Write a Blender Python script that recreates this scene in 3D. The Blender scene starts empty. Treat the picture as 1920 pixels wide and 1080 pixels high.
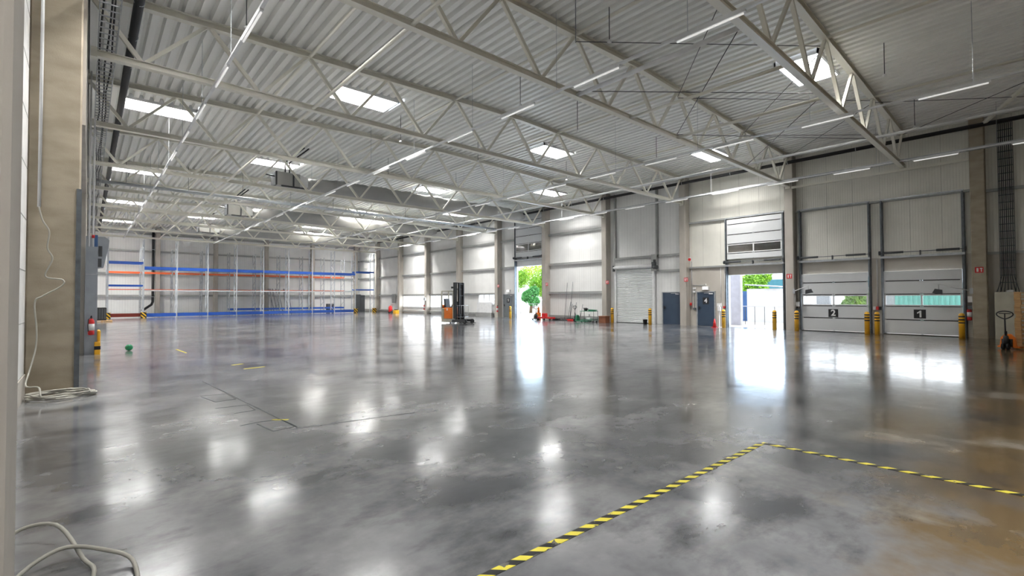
import bpy, math, random
from mathutils import Vector, Matrix, noise
R = math.radians
random.seed(7)
scene = bpy.context.scene
col = scene.collection

# ------------------------------------------------------------------ camera
YAW, PITCH, ROLL, FPX = R(41.704), R(1.208), R(-.216), 894.2
fw = Vector((math.sin(YAW)*math.cos(PITCH), math.cos(YAW)*math.cos(PITCH), math.sin(PITCH)))
rt = Vector((math.cos(YAW), -math.sin(YAW), 0)); up = rt.cross(fw)
rt, up = rt*math.cos(ROLL)+up*math.sin(ROLL), -rt*math.sin(ROLL)+up*math.cos(ROLL)
cam = bpy.data.cameras.new('camera'); co = bpy.data.objects.new('camera', cam); col.objects.link(co)
co.matrix_world = Matrix(((rt.x, up.x, -fw.x, 0), (rt.y, up.y, -fw.y, 0), (rt.z, up.z, -fw.z, 1.75), (0, 0, 0, 1)))
cam.sensor_width = 36; cam.lens = FPX/1920*36; cam.clip_start = .05; cam.clip_end = 400
scene.camera = co

# ------------------------------------------------------------------ light
scene.view_settings.view_transform = 'Standard'; scene.view_settings.look = 'None'
scene.view_settings.exposure = 1.25; scene.view_settings.gamma = 1
scene.view_settings.use_curve_mapping = False
W_SKY, P_SKYLIGHT, P_GATE, E_TUBE = 1.5, 830, 11, .22
w = bpy.data.worlds.new('sky'); scene.world = w; w.use_nodes = True
nt = w.node_tree; nt.nodes.clear()
o = nt.nodes.new('ShaderNodeOutputWorld'); b = nt.nodes.new('ShaderNodeBackground')
tc = nt.nodes.new('ShaderNodeTexCoord'); nz = nt.nodes.new('ShaderNodeTexNoise'); nz.inputs['Scale'].default_value = 3
cr = nt.nodes.new('ShaderNodeValToRGB'); cr.color_ramp.elements[0].color = (.62, .78, 1, 1); cr.color_ramp.elements[1].color = (1, 1, 1, 1)
cr.color_ramp.elements[0].position = .35; cr.color_ramp.elements[1].position = .6
nt.links.new(tc.outputs['Generated'], nz.inputs['Vector']); nt.links.new(nz.outputs['Fac'], cr.inputs['Fac'])
nt.links.new(cr.outputs['Color'], b.inputs['Color']); nt.links.new(b.outputs[0], o.inputs[0])
b.inputs['Strength'].default_value = W_SKY

def area(name, loc, rot, sx, sy, power, color=(1, 1, 1)):
    l = bpy.data.lights.new(name, 'AREA'); l.shape = 'RECTANGLE'; l.size = sx; l.size_y = sy
    l.energy = power; l.color = color
    ob = bpy.data.objects.new(name, l); col.objects.link(ob); ob.location = loc; ob.rotation_euler = rot
    return ob
SKYL = []
for xc, ys in ((2.1, (-.7, 11.3, 23.3, 35.3, 47.2, 59.1)), (7.9, (-6.8, 17.4, 29.1, 40.6, 52.6)),  # negative y: unseen skylights behind the camera, added to light the near pillar
               (18.25, (5.3, 17.35, 29.1, 40.4, 52.5)), (24.8, (11.75, 23.7, 35.3, 47.2, 59.1))):
    for y in ys: SKYL.append((xc, y))
for xc, y in SKYL:
    area('daylight', (xc, y, 10.35), (0, 0, 0), 2.1, 1.2, P_SKYLIGHT*(1.6 if y > 38 else .5 if y == 5.3 else 1), (1, .975, .94))
area('daylight', (28.9, 11.0, 1.6), (0, R(90), 0), 2.8, 2.9, P_GATE*6, (.52, .74, 1))
area('daylight', (28.9, 29.45, 2.3), (0, R(90), 0), 4.2, 3.2, P_GATE*14, (.6, .79, 1))
for y0, y1 in ((2.5, 5.1), (5.85, 8.5)):
    area('daylight', (28.9, (y0+y1)/2, 1.57), (0, R(90), 0), .5, y1-y0, P_GATE*1.3, (.85, .93, 1))
for y0, y1 in ((47.0, 51.4), (41.2, 45.6)):
    area('daylight', (28.9, (y0+y1)/2, 1.4), (0, R(90), 0), 1.2, y1-y0, P_GATE*6, (.9, .95, 1))

# ------------------------------------------------------------------ materials
MATS = {}
def mat(name, c, rough=.5, metal=0, c2=None, nscale=3, detail=6, bump=0, bscale=40, emit=None, es=0, spec=.5, stretch=None):
    m = bpy.data.materials.new(name); m.use_nodes = True; n = m.node_tree; p = n.nodes['Principled BSDF']
    p.inputs['Base Color'].default_value = (*c, 1); p.inputs['Roughness'].default_value = rough
    p.inputs['Metallic'].default_value = metal; p.inputs['Specular IOR Level'].default_value = spec
    g = n.nodes.new('ShaderNodeNewGeometry')
    src = g.outputs['Position']
    if stretch:
        mp = n.nodes.new('ShaderNodeMapping'); mp.inputs['Scale'].default_value = stretch
        n.links.new(src, mp.inputs['Vector']); src = mp.outputs[0]
    c2 = c2 or tuple(x*.86 for x in c)
    t = n.nodes.new('ShaderNodeTexNoise'); t.inputs['Scale'].default_value = nscale; t.inputs['Detail'].default_value = detail
    n.links.new(src, t.inputs['Vector'])
    r = n.nodes.new('ShaderNodeValToRGB'); r.color_ramp.elements[0].position = .35; r.color_ramp.elements[1].position = .68
    r.color_ramp.elements[0].color = (*c, 1); r.color_ramp.elements[1].color = (*c2, 1)
    n.links.new(t.outputs['Fac'], r.inputs['Fac']); n.links.new(r.outputs[0], p.inputs['Base Color'])
    if bump:
        t2 = n.nodes.new('ShaderNodeTexNoise'); t2.inputs['Scale'].default_value = bscale; t2.inputs['Detail'].default_value = 4
        n.links.new(src, t2.inputs['Vector'])
        bp = n.nodes.new('ShaderNodeBump'); bp.inputs['Strength'].default_value = bump; bp.inputs['Distance'].default_value = .02
        n.links.new(t2.outputs['Fac'], bp.inputs['Height']); n.links.new(bp.outputs[0], p.inputs['Normal'])
    if emit:
        p.inputs['Emission Color'].default_value = (*emit, 1); p.inputs['Emission Strength'].default_value = es
    MATS[name] = m; return m

def math_node(n, op, a, bb=None, c=None):
    k = n.nodes.new('ShaderNodeMath'); k.operation = op
    for i, v in enumerate((a, bb, c)):
        if v is None: continue
        if isinstance(v, (int, float)): k.inputs[i].default_value = v
        else: n.links.new(v, k.inputs[i])
    return k.outputs[0]

def panel_mat(name, c, pitch=.1, joint=1.1, depth=.6, rough=.45, axis='XY'):
    """sheet steel cladding: fine vertical ribs, a joint every metre or so"""
    m = mat(name, c, rough, 0, tuple(x*.93 for x in c), 1.2); n = m.node_tree; p = n.nodes['Principled BSDF']
    g = n.nodes.new('ShaderNodeNewGeometry'); s = n.nodes.new('ShaderNodeSeparateXYZ'); n.links.new(g.outputs['Position'], s.inputs[0])
    u = math_node(n, 'ADD', s.outputs['X'], s.outputs['Y']) if axis == 'XY' else s.outputs[axis]
    rib = math_node(n, 'PINGPONG', u, pitch/2)
    rib = math_node(n, 'GREATER_THAN', rib, pitch*.42)
    jn = math_node(n, 'GREATER_THAN', math_node(n, 'PINGPONG', u, joint/2), joint/2-.012)
    h = math_node(n, 'ADD', rib, math_node(n, 'MULTIPLY', jn, 2.0))
    bp = n.nodes.new('ShaderNodeBump'); bp.inputs['Strength'].default_value = depth; bp.inputs['Distance'].default_value = .01
    bp.invert = True
    n.links.new(h, bp.inputs['Height']); n.links.new(bp.outputs[0], p.inputs['Normal'])
    src = p.inputs['Base Color'].links[0].from_socket
    mx = n.nodes.new('ShaderNodeMix'); mx.data_type = 'RGBA'; mx.blend_type = 'MULTIPLY'
    n.links.new(src, mx.inputs[6]); mx.inputs[7].default_value = (.8, .8, .8, 1)
    n.links.new(math_node(n, 'MAXIMUM', math_node(n, 'MULTIPLY', rib, .35), jn), mx.inputs[0]); n.links.new(mx.outputs[2], p.inputs['Base Color'])
    return m

panel_mat('panel', (.80, .805, .79), pitch=.22, depth=.3)
panel_mat('panel_ribbed', (.78, .77, .70), pitch=.1, depth=.8)
mat('panel_flat', (.80, .80, .79), .5)
mat('concrete', (.41, .355, .27), .75, c2=(.31, .265, .195), nscale=1.7, bump=.15, stretch=(1, 1, 2.2))
mat('concrete_grey', (.50, .47, .42), .75, c2=(.40, .37, .33), nscale=1.5, bump=.12, stretch=(1, 1, .5))
mat('plaster', (.52, .49, .44), .8, c2=(.46, .43, .38), nscale=1.2, bump=.1)
mat('steel_cream', (.78, .765, .69), .42, c2=(.73, .71, .62), nscale=.8)
mat('deck', (.84, .84, .81), .45, 0, (.79, .79, .76), .5)
mat('galv', (.52, .54, .56), .38, .6, (.40, .42, .44), 6)
mat('galv_light', (.58, .61, .64), .4, c2=(.50, .53, .56), nscale=4)
mat('galv_dark', (.16, .18, .20), .45, .4, (.11, .12, .13), 6)
mat('alu_white', (.78, .79, .80), .4)
mat('door_section', (.66, .68, .69), .5, c2=(.62, .64, .65), nscale=.7)
mat('black', (.015, .015, .017), .5)
mat('rubber', (.02, .02, .02), .7)
mat('dark_grey', (.06, .065, .07), .5)
mat('steel_girt', (.36, .37, .36), .45, .2)
mat('door_blue', (.035, .06, .10), .35, c2=(.03, .052, .09))
mat('door_grey', (.16, .18, .19), .4)
mat('yellow', (.85, .46, .02), .45, c2=(.78, .40, .015))
mat('orange', (.90, .22, .02), .4)
mat('red', (.62, .02, .02), .35)
mat('blue_beam', (.02, .10, .48), .4)
mat('orange_beam', (.72, .12, .03), .4)
mat('brown_beam', (.22, .03, .02), .45)
mat('green', (.02, .20, .10), .45)
mat('ball_green', (.01, .30, .12), .35, c2=(.01, .15, .06), nscale=12, detail=0)
mat('white', (.82, .82, .82), .45)
mat('cabinet_grey', (.34, .37, .41), .4)
mat('cabinet_beige', (.56, .54, .44), .45)
mat('wood', (.62, .38, .17), .7, c2=(.45, .26, .11), nscale=3, stretch=(1, 1, 6))
mat('wood_grey', (.42, .36, .29), .8)
mat('rust', (.26, .10, .05), .8)
mat('fabric_duct', (.44, .44, .43), .85, c2=(.38, .38, .375), nscale=.8, bump=.1, bscale=4)
mat('cable', (.42, .41, .36), .5)
mat('tape_yellow', (.80, .68, .08), .5)
mat('tape_black', (.02, .02, .02), .5)
mat('sign_green', (.02, .35, .15), .4)
mat('blue_steel', (.05, .14, .35), .45)
mat('tube', (.9, .9, .9), .3, emit=(1, .98, .95), es=E_TUBE)
mat('asphalt', (.62, .57, .50), .8, c2=(.55, .50, .44), nscale=.4)
mat('out_white', (.75, .75, .77), .6)
mat('out_lilac', (.58, .58, .68), .6)
mat('out_teal', (.10, .42, .36), .5)
mat('out_glass', (.05, .20, .26), .1)
mat('leaf', (.30, .55, .04), .6, c2=(.10, .30, .02), nscale=1.4)
mat('leaf_dark', (.14, .42, .14), .6, c2=(.07, .30, .07), nscale=1.4)
mat('leaf_yellow', (.50, .62, .05), .6, c2=(.30, .50, .03), nscale=1.4)
mat('bark', (.20, .14, .09), .9)
mat('car_blue', (.10, .16, .30), .25)

def glass(name, c=(1, 1, 1), gl=.12):
    m = bpy.data.materials.new(name); m.use_nodes = True; n = m.node_tree; n.nodes.clear()
    o = n.nodes.new('ShaderNodeOutputMaterial'); a = n.nodes.new('ShaderNodeBsdfTransparent'); a.inputs[0].default_value = (*c, 1)
    g = n.nodes.new('ShaderNodeBsdfGlossy'); g.inputs['Roughness'].default_value = .05
    mx = n.nodes.new('ShaderNodeMixShader'); mx.inputs[0].default_value = gl
    n.links.new(a.outputs[0], mx.inputs[1]); n.links.new(g.outputs[0], mx.inputs[2]); n.links.new(mx.outputs[0], o.inputs[0])
    MATS[name] = m
glass('glass'); glass('glass_smoke', (.45, .45, .45), .25)

def floor_mat():
    m = bpy.data.materials.new('polished_concrete'); m.use_nodes = True; n = m.node_tree; p = n.nodes['Principled BSDF']
    g = n.nodes.new('ShaderNodeNewGeometry')
    def noise_(scale, detail, rough=.5, dist=0, sc=(1, 1, 1)):
        mp = n.nodes.new('ShaderNodeMapping'); mp.inputs['Scale'].default_value = sc
        n.links.new(g.outputs['Position'], mp.inputs[0])
        t = n.nodes.new('ShaderNodeTexNoise'); t.inputs['Scale'].default_value = scale; t.inputs['Detail'].default_value = detail
        t.inputs['Roughness'].default_value = rough; t.inputs['Distortion'].default_value = dist
        n.links.new(mp.outputs[0], t.inputs['Vector']); return t.outputs['Fac']
    def ramp(f, a, b_, ca, cb):
        r = n.nodes.new('ShaderNodeValToRGB'); e = r.color_ramp.elements
        e[0].position = a; e[1].position = b_; e[0].color = (*ca, 1); e[1].color = (*cb, 1)
        n.links.new(f, r.inputs[0]); return r.outputs[0]
    def mix(f, a, b_, mode='MIX'):
        x = n.nodes.new('ShaderNodeMix'); x.data_type = 'RGBA'; x.blend_type = mode
        n.links.new(f, x.inputs[0])
        for i, v in ((6, a), (7, b_)):
            if isinstance(v, tuple): x.inputs[i].default_value = (*v, 1)
            else: n.links.new(v, x.inputs[i])
        return x.outputs[2]
    big = noise_(.34, 6, .58); mid = noise_(1.1, 6, .58); fine = noise_(6, 6, .6)
    c = ramp(big, .38, .60, (.04, .045, .056), (.23, .235, .245))
    c = mix(ramp(mid, .38, .64, (0, 0, 0), (.55, .55, .55)), c, mix(ramp(fine, .3, .7, (0, 0, 0), (1, 1, 1)), (.21, .215, .225), (.37, .37, .375)))
    # warm lamp light painted in as brown towards the loading corner, pale filler patches
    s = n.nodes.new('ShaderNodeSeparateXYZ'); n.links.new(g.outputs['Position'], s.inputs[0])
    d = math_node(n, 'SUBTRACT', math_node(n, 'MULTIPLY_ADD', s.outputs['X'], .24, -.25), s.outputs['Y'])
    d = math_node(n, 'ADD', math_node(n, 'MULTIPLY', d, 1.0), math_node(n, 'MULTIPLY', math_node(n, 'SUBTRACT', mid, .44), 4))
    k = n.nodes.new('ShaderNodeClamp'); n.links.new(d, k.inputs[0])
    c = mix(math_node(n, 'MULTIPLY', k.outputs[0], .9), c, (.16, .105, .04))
    pale = noise_(.7, 6, .55, 0, (1, .55, 1))
    sx = math_node(n, 'ABSOLUTE', math_node(n, 'MULTIPLY_ADD', s.outputs['X'], .25, -1.55)); sy = math_node(n, 'ABSOLUTE', math_node(n, 'MULTIPLY_ADD', s.outputs['Y'], .08, -2.3))
    spill = n.nodes.new('ShaderNodeClamp'); n.links.new(math_node(n, 'SUBTRACT', 1.2, math_node(n, 'ADD', sx, sy)), spill.inputs[0])
    gate = math_node(n, 'MAXIMUM', math_node(n, 'MULTIPLY_ADD', k.outputs[0], .9, .04), spill.outputs[0])
    c = mix(math_node(n, 'MULTIPLY', ramp(pale, .54, .62, (0, 0, 0), (.9, .9, .9)), gate), c, (.38, .345, .29))
    dark = noise_(.9, 8, .64, 0, (.6, 1, 1))
    c = mix(ramp(dark, .49, .63, (0, 0, 0), (.85, .85, .85)), c, (.04, .043, .05))
    vor = n.nodes.new('ShaderNodeTexVoronoi'); vor.inputs['Scale'].default_value = 2.6; n.links.new(g.outputs['Position'], vor.inputs['Vector'])
    vc = n.nodes.new('ShaderNodeSeparateColor'); n.links.new(vor.outputs['Color'], vc.inputs[0])
    speck = math_node(n, 'LESS_THAN', vor.outputs['Distance'], math_node(n, 'MULTIPLY', math_node(n, 'POWER', vc.outputs[0], 3), .045))
    c = mix(speck, c, (.02, .02, .02))
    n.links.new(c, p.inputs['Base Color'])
    cloud = noise_(.8, 8, .66, 0, (.7, 1, 1)); worn = noise_(5, 6, .62, 0, (.6, 1, 1))
    rr = n.nodes.new('ShaderNodeMapRange'); n.links.new(math_node(n, 'ADD', cloud, math_node(n, 'MULTIPLY_ADD', worn, .5, -.25)), rr.inputs[0])
    rr.inputs[1].default_value = .30; rr.inputs[2].default_value = .75; rr.inputs[3].default_value = .10; rr.inputs[4].default_value = .262
    n.links.new(rr.outputs[0], p.inputs['Roughness']); p.inputs['Specular IOR Level'].default_value = .8
    bp = n.nodes.new('ShaderNodeBump'); bp.inputs['Strength'].default_value = .22; bp.inputs['Distance'].default_value = .02
    n.links.new(math_node(n, 'ADD', noise_(1.1, 5, .6), math_node(n, 'MULTIPLY', noise_(7, 4, .6), .08)), bp.inputs['Height']); n.links.new(bp.outputs[0], p.inputs['Normal'])
    n.links.new(math_node(n, 'MULTIPLY_ADD', rr.outputs[0], -2.6, .85), p.inputs['Coat Weight'])
    p.inputs['Coat Roughness'].default_value = .12
    MATS['floor'] = m
floor_mat()

def hazard(name, a, b_, pitch=.14, axis='z'):
    m = bpy.data.materials.new(name); m.use_nodes = True; n = m.node_tree; p = n.nodes['Principled BSDF']; p.inputs['Roughness'].default_value = .5
    t = n.nodes.new('ShaderNodeTexCoord'); s = n.nodes.new('ShaderNodeSeparateXYZ'); n.links.new(t.outputs['Object'], s.inputs[0])
    u = math_node(n, 'ADD', math_node(n, 'ADD', s.outputs['X'], s.outputs['Y']), s.outputs['Z'])
    f = math_node(n, 'GREATER_THAN', math_node(n, 'PINGPONG', u, pitch), pitch/2)
    x = n.nodes.new('ShaderNodeMix'); x.data_type = 'RGBA'; x.inputs[6].default_value = (*a, 1); x.inputs[7].default_value = (*b_, 1)
    n.links.new(f, x.inputs[0])
    if axis == 'worn':
        g = n.nodes.new('ShaderNodeTexNoise'); g.inputs['Scale'].default_value = 9; g.inputs['Detail'].default_value = 8
        n.links.new(t.outputs['Object'], g.inputs['Vector'])
        x2 = n.nodes.new('ShaderNodeMix'); x2.data_type = 'RGBA'; n.links.new(x.outputs[2], x2.inputs[6]); x2.inputs[7].default_value = (.12, .12, .11, 1)
        n.links.new(math_node(n, 'GREATER_THAN', g.outputs['Fac'], .62), x2.inputs[0]); x = x2
    n.links.new(x.outputs[2], p.inputs['Base Color']); MATS[name] = m
hazard('hazard', (.85, .50, .02), (.02, .02, .02), .16)
hazard('tape', (.70, .62, .07), (.02, .02, .02), .085, 'worn')

# ------------------------------------------------------------------ mesh builder
class MB:
    def __init__(s): s.v = []; s.f = []; s.sm = []
    def _add(s, vs, fs, smooth=False):
        k = len(s.v); s.v += [Vector(v) for v in vs]; s.f += [tuple(i+k for i in f) for f in fs]; s.sm += [smooth]*len(fs)
        return s
    def box(s, x0, x1, y0, y1, z0, z1):
        return s._add([(x0, y0, z0), (x1, y0, z0), (x1, y1, z0), (x0, y1, z0), (x0, y0, z1), (x1, y0, z1), (x1, y1, z1), (x0, y1, z1)],
                      [(3, 2, 1, 0), (4, 5, 6, 7), (0, 1, 5, 4), (1, 2, 6, 5), (2, 3, 7, 6), (3, 0, 4, 7)])
    def bbox(s, x0, x1, y0, y1, z0, z1, c=.02):
        """box with chamfered vertical and top edges"""
        q = [(x0+c, y0), (x1-c, y0), (x1, y0+c), (x1, y1-c), (x1-c, y1), (x0+c, y1), (x0, y1-c), (x0, y0+c)]
        mx, my = (x0+x1)/2, (y0+y1)/2
        def inn(p): return (p[0]+(c if p[0] < mx else -c), p[1]+(c if p[1] < my else -c))
        vs = [(*p, z0) for p in q]+[(*p, z1-c) for p in q]+[(*inn(p), z1) for p in q]
        fs = [tuple(range(7, -1, -1)), tuple(range(16, 24))]
        for l in (0, 8):
            for i in range(8): fs.append((l+i, l+(i+1) % 8, l+8+(i+1) % 8, l+8+i))
        return s._add(vs, fs)
    def bar(s, a, b, w, h, upv=(0, 0, 1)):
        a, b = Vector(a), Vector(b); d = (b-a).normalized(); u = Vector(upv)
        if abs(d.dot(u)) > .98: u = Vector((1, 0, 0))
        r = d.cross(u).normalized()*w/2; u = r.cross(d).normalized()*h/2
        vs = [p+i*r+j*u for p in (a, b) for i, j in ((-1, -1), (1, -1), (1, 1), (-1, 1))]
        return s._add(vs, [(0, 1, 2, 3), (7, 6, 5, 4), (0, 4, 5, 1), (1, 5, 6, 2), (2, 6, 7, 3), (3, 7, 4, 0)])
    def tube(s, pts, r, n=8, closed=False, caps=True):
        pts = [Vector(p) for p in pts]; m = len(pts); rs = r if isinstance(r, (list, tuple)) else [r]*m
        base = len(s.v); prev = None
        for i, p in enumerate(pts):
            if closed: d = pts[(i+1) % m]-pts[i-1]
            else: d = pts[min(i+1, m-1)]-pts[max(i-1, 0)]
            d.normalize()
            if prev is None:
                u = Vector((0, 0, 1)) if abs(d.z) < .9 else Vector((1, 0, 0))
                u = (u-d*u.dot(d)).normalized()
            else:
                u = prev-d*prev.dot(d)
                u = u.normalized() if u.length > 1e-6 else prev
            prev = u; q = d.cross(u)
            for k in range(n):
                a = 2*math.pi*k/n; s.v.append(p+(u*math.cos(a)+q*math.sin(a))*rs[i])
        for i in range(m if closed else m-1):
            j = (i+1) % m
            for k in range(n):
                k2 = (k+1) % n; s.f.append((base+i*n+k, base+i*n+k2, base+j*n+k2, base+j*n+k)); s.sm.append(n > 4)
        if caps and not closed:
            s.f.append(tuple(base+k for k in range(n-1, -1, -1))); s.sm.append(False)
            s.f.append(tuple(base+(m-1)*n+k for k in range(n))); s.sm.append(False)
        return s
    def lathe(s, prof, c=(0, 0), n=16):
        return s.tube([(c[0], c[1], z) for r, z in prof], [max(r, 1e-4) for r, z in prof], n)
    def prism(s, poly, axis, a, b):
        """poly in the two other axes, extruded a..b along axis"""
        def P(p, t): return {'x': (t, p[0], p[1]), 'y': (p[0], t, p[1]), 'z': (p[0], p[1], t)}[axis]
        n = len(poly); vs = [P(p, a) for p in poly]+[P(p, b) for p in poly]
        return s._add(vs, [tuple(range(n-1, -1, -1)), tuple(range(n, 2*n))]+[(i, (i+1) % n, n+(i+1) % n, n+i) for i in range(n)])
    def xf(s, M):
        s.v = [M @ v for v in s.v]; return s
    def build(s, name, m, parent=None, loc=None, **kw):
        org = Vector(loc) if loc is not None else (Vector(parent['_o']) if parent is not None and '_o' in parent else Vector((0, 0, 0)))
        me = bpy.data.meshes.new(name); me.from_pydata([v-org for v in s.v], [], s.f)
        me.polygons.foreach_set('use_smooth', s.sm); me.materials.append(MATS[m]); me.update()
        ob = bpy.data.objects.new(name, me); col.objects.link(ob)
        if parent is not None:
            ob.parent = parent
            ob['_o'] = tuple(org) if loc is None else tuple(org)
        else:
            ob.location = org; ob['_o'] = tuple(org)
        for k, v in kw.items(): ob[k] = v
        return ob
def mb(): return MB()
def thing(name, label, cat, loc=(0, 0, 0), group=None, kind=None, local=False):
    e = bpy.data.objects.new(name, None); col.objects.link(e); e.location = loc; e.empty_display_size = .1
    e['label'] = label; e['category'] = cat; e['_o'] = (0., 0., 0.) if local else tuple(float(x) for x in loc)
    if group: e['group'] = group
    if kind: e['kind'] = kind
    return e
def one(b_, name, m, label, cat, group=None, loc=(0, 0, 0), kind=None):
    ob = b_.build(name, m, None, loc); ob['label'] = label; ob['category'] = cat
    if group: ob['group'] = group
    if kind: ob['kind'] = kind
    return ob
def struct(b_, name, m, loc=(0, 0, 0)): return b_.build(name, m, None, loc, kind='structure')
KIDS = {}
def copy_tree(o_, parent=None):
    c = o_.copy(); col.objects.link(c)
    if parent is not None: c.parent = parent
    for ch in list(o_.children): copy_tree(ch, c)
    return c
def dup(o_, loc, rz, label):
    c = copy_tree(o_); c.location = loc; c.rotation_euler = (0, 0, rz); c['label'] = label; return c
def text(body, parent, loc, size, rot, m='white', extrude=.002, name='lettering', bold=0):
    cu = bpy.data.curves.new(name, 'FONT'); cu.body = body; cu.size = size; cu.extrude = extrude; cu.offset = bold
    cu.align_x = 'CENTER'; cu.align_y = 'CENTER'; cu.materials.append(MATS[m])
    ob = bpy.data.objects.new(name, cu); col.objects.link(ob)
    if parent is not None:
        ob.parent = parent; loc = Vector(loc)-Vector(parent['_o'])
    me = bpy.data.meshes.new_from_object(ob); me.name = name
    par = ob.parent; bpy.data.objects.remove(ob)
    ob = bpy.data.objects.new(name, me); col.objects.link(ob); ob.parent = par
    ob.location = loc; ob.rotation_euler = rot; return ob
FACE_W = (R(90), 0, R(-90))     # text readable from -X side (on the right wall)

# ------------------------------------------------------------------ the shell
X0, X1, Y0, Y1 = -.83, 28.3, -14.0, 63.6
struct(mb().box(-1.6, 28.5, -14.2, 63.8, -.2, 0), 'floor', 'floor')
TY = [4.28, 9.07, 15.14, 21.2, 27.3, 33.35, 39.4, 45.5, 51.6, 57.6]
def ztop(x): return 9.66-.026*abs(x-14)
def deck():
    b_ = MB(); pitch = .31; n = int((28.45+.95)/pitch)+1
    prof = [(0, 0), (.15, 0), (.19, .14), (.27, .14), (.31, 0)]
    for i in range(n):
        xa = -.95+i*pitch
        cuts = []
        for xc, y in SKYL:
            if xa+pitch > xc-1.1+.02 and xa < xc+1.1-.02: cuts.append((y-.62, y+.62))
        cuts.sort(); ys = [Y0-.2]
        for a, c in cuts: ys += [a, c]
        ys.append(Y1+.2)
        for k in range(0, len(ys), 2):
            for (u0, w0), (u1, w1) in zip(prof[:-1], prof[1:]):
                za, zb = ztop(xa+u0)+w0, ztop(xa+u1)+w1
                b_._add([(xa+u0, ys[k], za), (xa+u1, ys[k], zb), (xa+u1, ys[k+1], zb), (xa+u0, ys[k+1], za)], [(0, 3, 2, 1)])
    return b_
struct(deck(), 'ceiling', 'deck')
for i, (xc, y) in enumerate(SKYL):
    e = thing('window_%d' % (i+1), 'rectangular skylight', 'skylight', (xc, y, 9.5), kind='structure')
    del e['label']; del e['category']
    z = ztop(xc); f = MB()
    x0, x1, y0, y1 = xc-1.16, xc+1.16, y-.66, y+.66
    f.box(x0, x0+.06, y0, y1, z-.1, z+.5).box(x1-.06, x1, y0, y1, z-.1, z+.5).box(x0, x1, y0, y0+.06, z-.1, z+.5).box(x0, x1, y1-.06, y1, z-.1, z+.5)
    f.build('window_frame', 'alu_white', e)
    p = MB().box(x0, x1, y0, y1, z+.5, z+.51); p.build('pane', 'glass', e)
    g = MB()
    for k in range(1, 9): g.bar((x0+k*.258, y0, z+.42), (x0+k*.258, y1, z+.42), .008, .008)
    for k in range(1, 4): g.bar((x0, y0+k*.33, z+.42), (x1, y0+k*.33, z+.42), .008 if k != 2 else .03, .008 if k != 2 else .03)
    g.build('safety_grille', 'galv', e)

def holes_wall(b_, ya, yb, za, zb, holes, x0, x1):
    ys = sorted({ya, yb, *[h[0] for h in holes], *[h[1] for h in holes]}); zs = sorted({za, zb, *[h[2] for h in holes], *[h[3] for h in holes]})
    ys = [q for q in ys if ya <= q <= yb]; zs = [q for q in zs if za <= q <= zb]
    for a, c in zip(ys[:-1], ys[1:]):
        for d, e in zip(zs[:-1], zs[1:]):
            my, mz = (a+c)/2, (d+e)/2
            if any(h[0] < my < h[1] and h[2] < mz < h[3] for h in holes): continue
            b_.box(x0, x1, a, c, d, e)
    return b_
HOLES = [(2.4, 5.15, 0, 2.95), (5.72, 8.62, 0, 2.95), (9.5, 12.52, 0, 3.05), (27.78, 31.1, 0, 4.5),
         (46.2, 51.3, .8, 2.05), (40.1, 45.2, .8, 2.05), (34.15, 36.6, 1.2, 2.1)]
struct(holes_wall(MB(), 14.9, Y1+.2, 0, 9.5, HOLES, X1, X1+.16), 'wall_right', 'panel')
struct(holes_wall(MB(), Y0, 14.9, 3.6, 9.5, [], X1, X1+.16), 'wall_right_upper', 'panel_ribbed')
lw = holes_wall(MB(), Y0, 14.9, 0, 3.6, HOLES, X1-.03, X1+.25)
struct(lw, 'wall_right_lower', 'plaster')
struct(MB().box(-1.1, X1+.2, Y1, Y1+.2, 0, 9.6), 'wall_back', 'panel')
struct(MB().box(-1.1, X1+.2, Y0-.2, Y0, 0, 9.6), 'wall_front', 'concrete_grey')
b_ = MB().box(X0-.15, X0, Y0, Y1, .42, 5.4); struct(b_, 'wall_left', 'panel_flat')
g = MB()
for k in range(0, 16): g.box(X0-.005, X0+.004, 3.3, 12.2, .42+k*.92, .42+k*.92+.012)
struct(g, 'trim_1', 'steel_girt')
struct(MB().box(X0-.15, X0+.0, Y0, Y1, 5.4, 9.6), 'wall_left_upper', 'panel_flat')
struct(MB().box(X0-.15, X0+.02, Y0, Y1, 0, .42), 'baseboard_left', 'concrete_grey')
struct(MB().box(-.33, -.06, 12.6, Y1, 5.2, 9.3), 'wall_left_beam', 'concrete_grey')

# columns
def column(x0, x1, y0, y1, z1, m='concrete_grey', corbel=0):
    b_ = MB(); c = .025
    q = [(x0+c, y0), (x1-c, y0), (x1, y0+c), (x1, y1-c), (x1-c, y1), (x0+c, y1), (x0, y1-c), (x0, y0+c)]
    b_.prism(q, 'z', 0, z1)
    return struct(b_, 'wall_column', m)
YC = [9.27+6.068*i for i in range(9)]
for i, y in enumerate(YC): column(27.75, 28.32, y-.42, y, 7.52 if False else 9.25, 'concrete_grey')
column(27.75, 28.34, 1.64, 2.1, 9.2, 'concrete')
for x in (.2, 5.62, 10.97, 16.32, 21.8, 27.6): column(x-.21, x+.21, 63.1, 63.62, 9.3)
column(-.83, -.235, 2.75, 3.2, 9.4, 'concrete_grey')
column(-.83, -.11, 12.2, 12.62, 9.4, 'concrete')
column(-.83, -.045, 20.75, 21.2, 9.3, 'concrete_grey')
for y in (29.6, 38.4, 47.2, 56): column(-.83, -.08, y, y+.42, 9.3)
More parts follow.
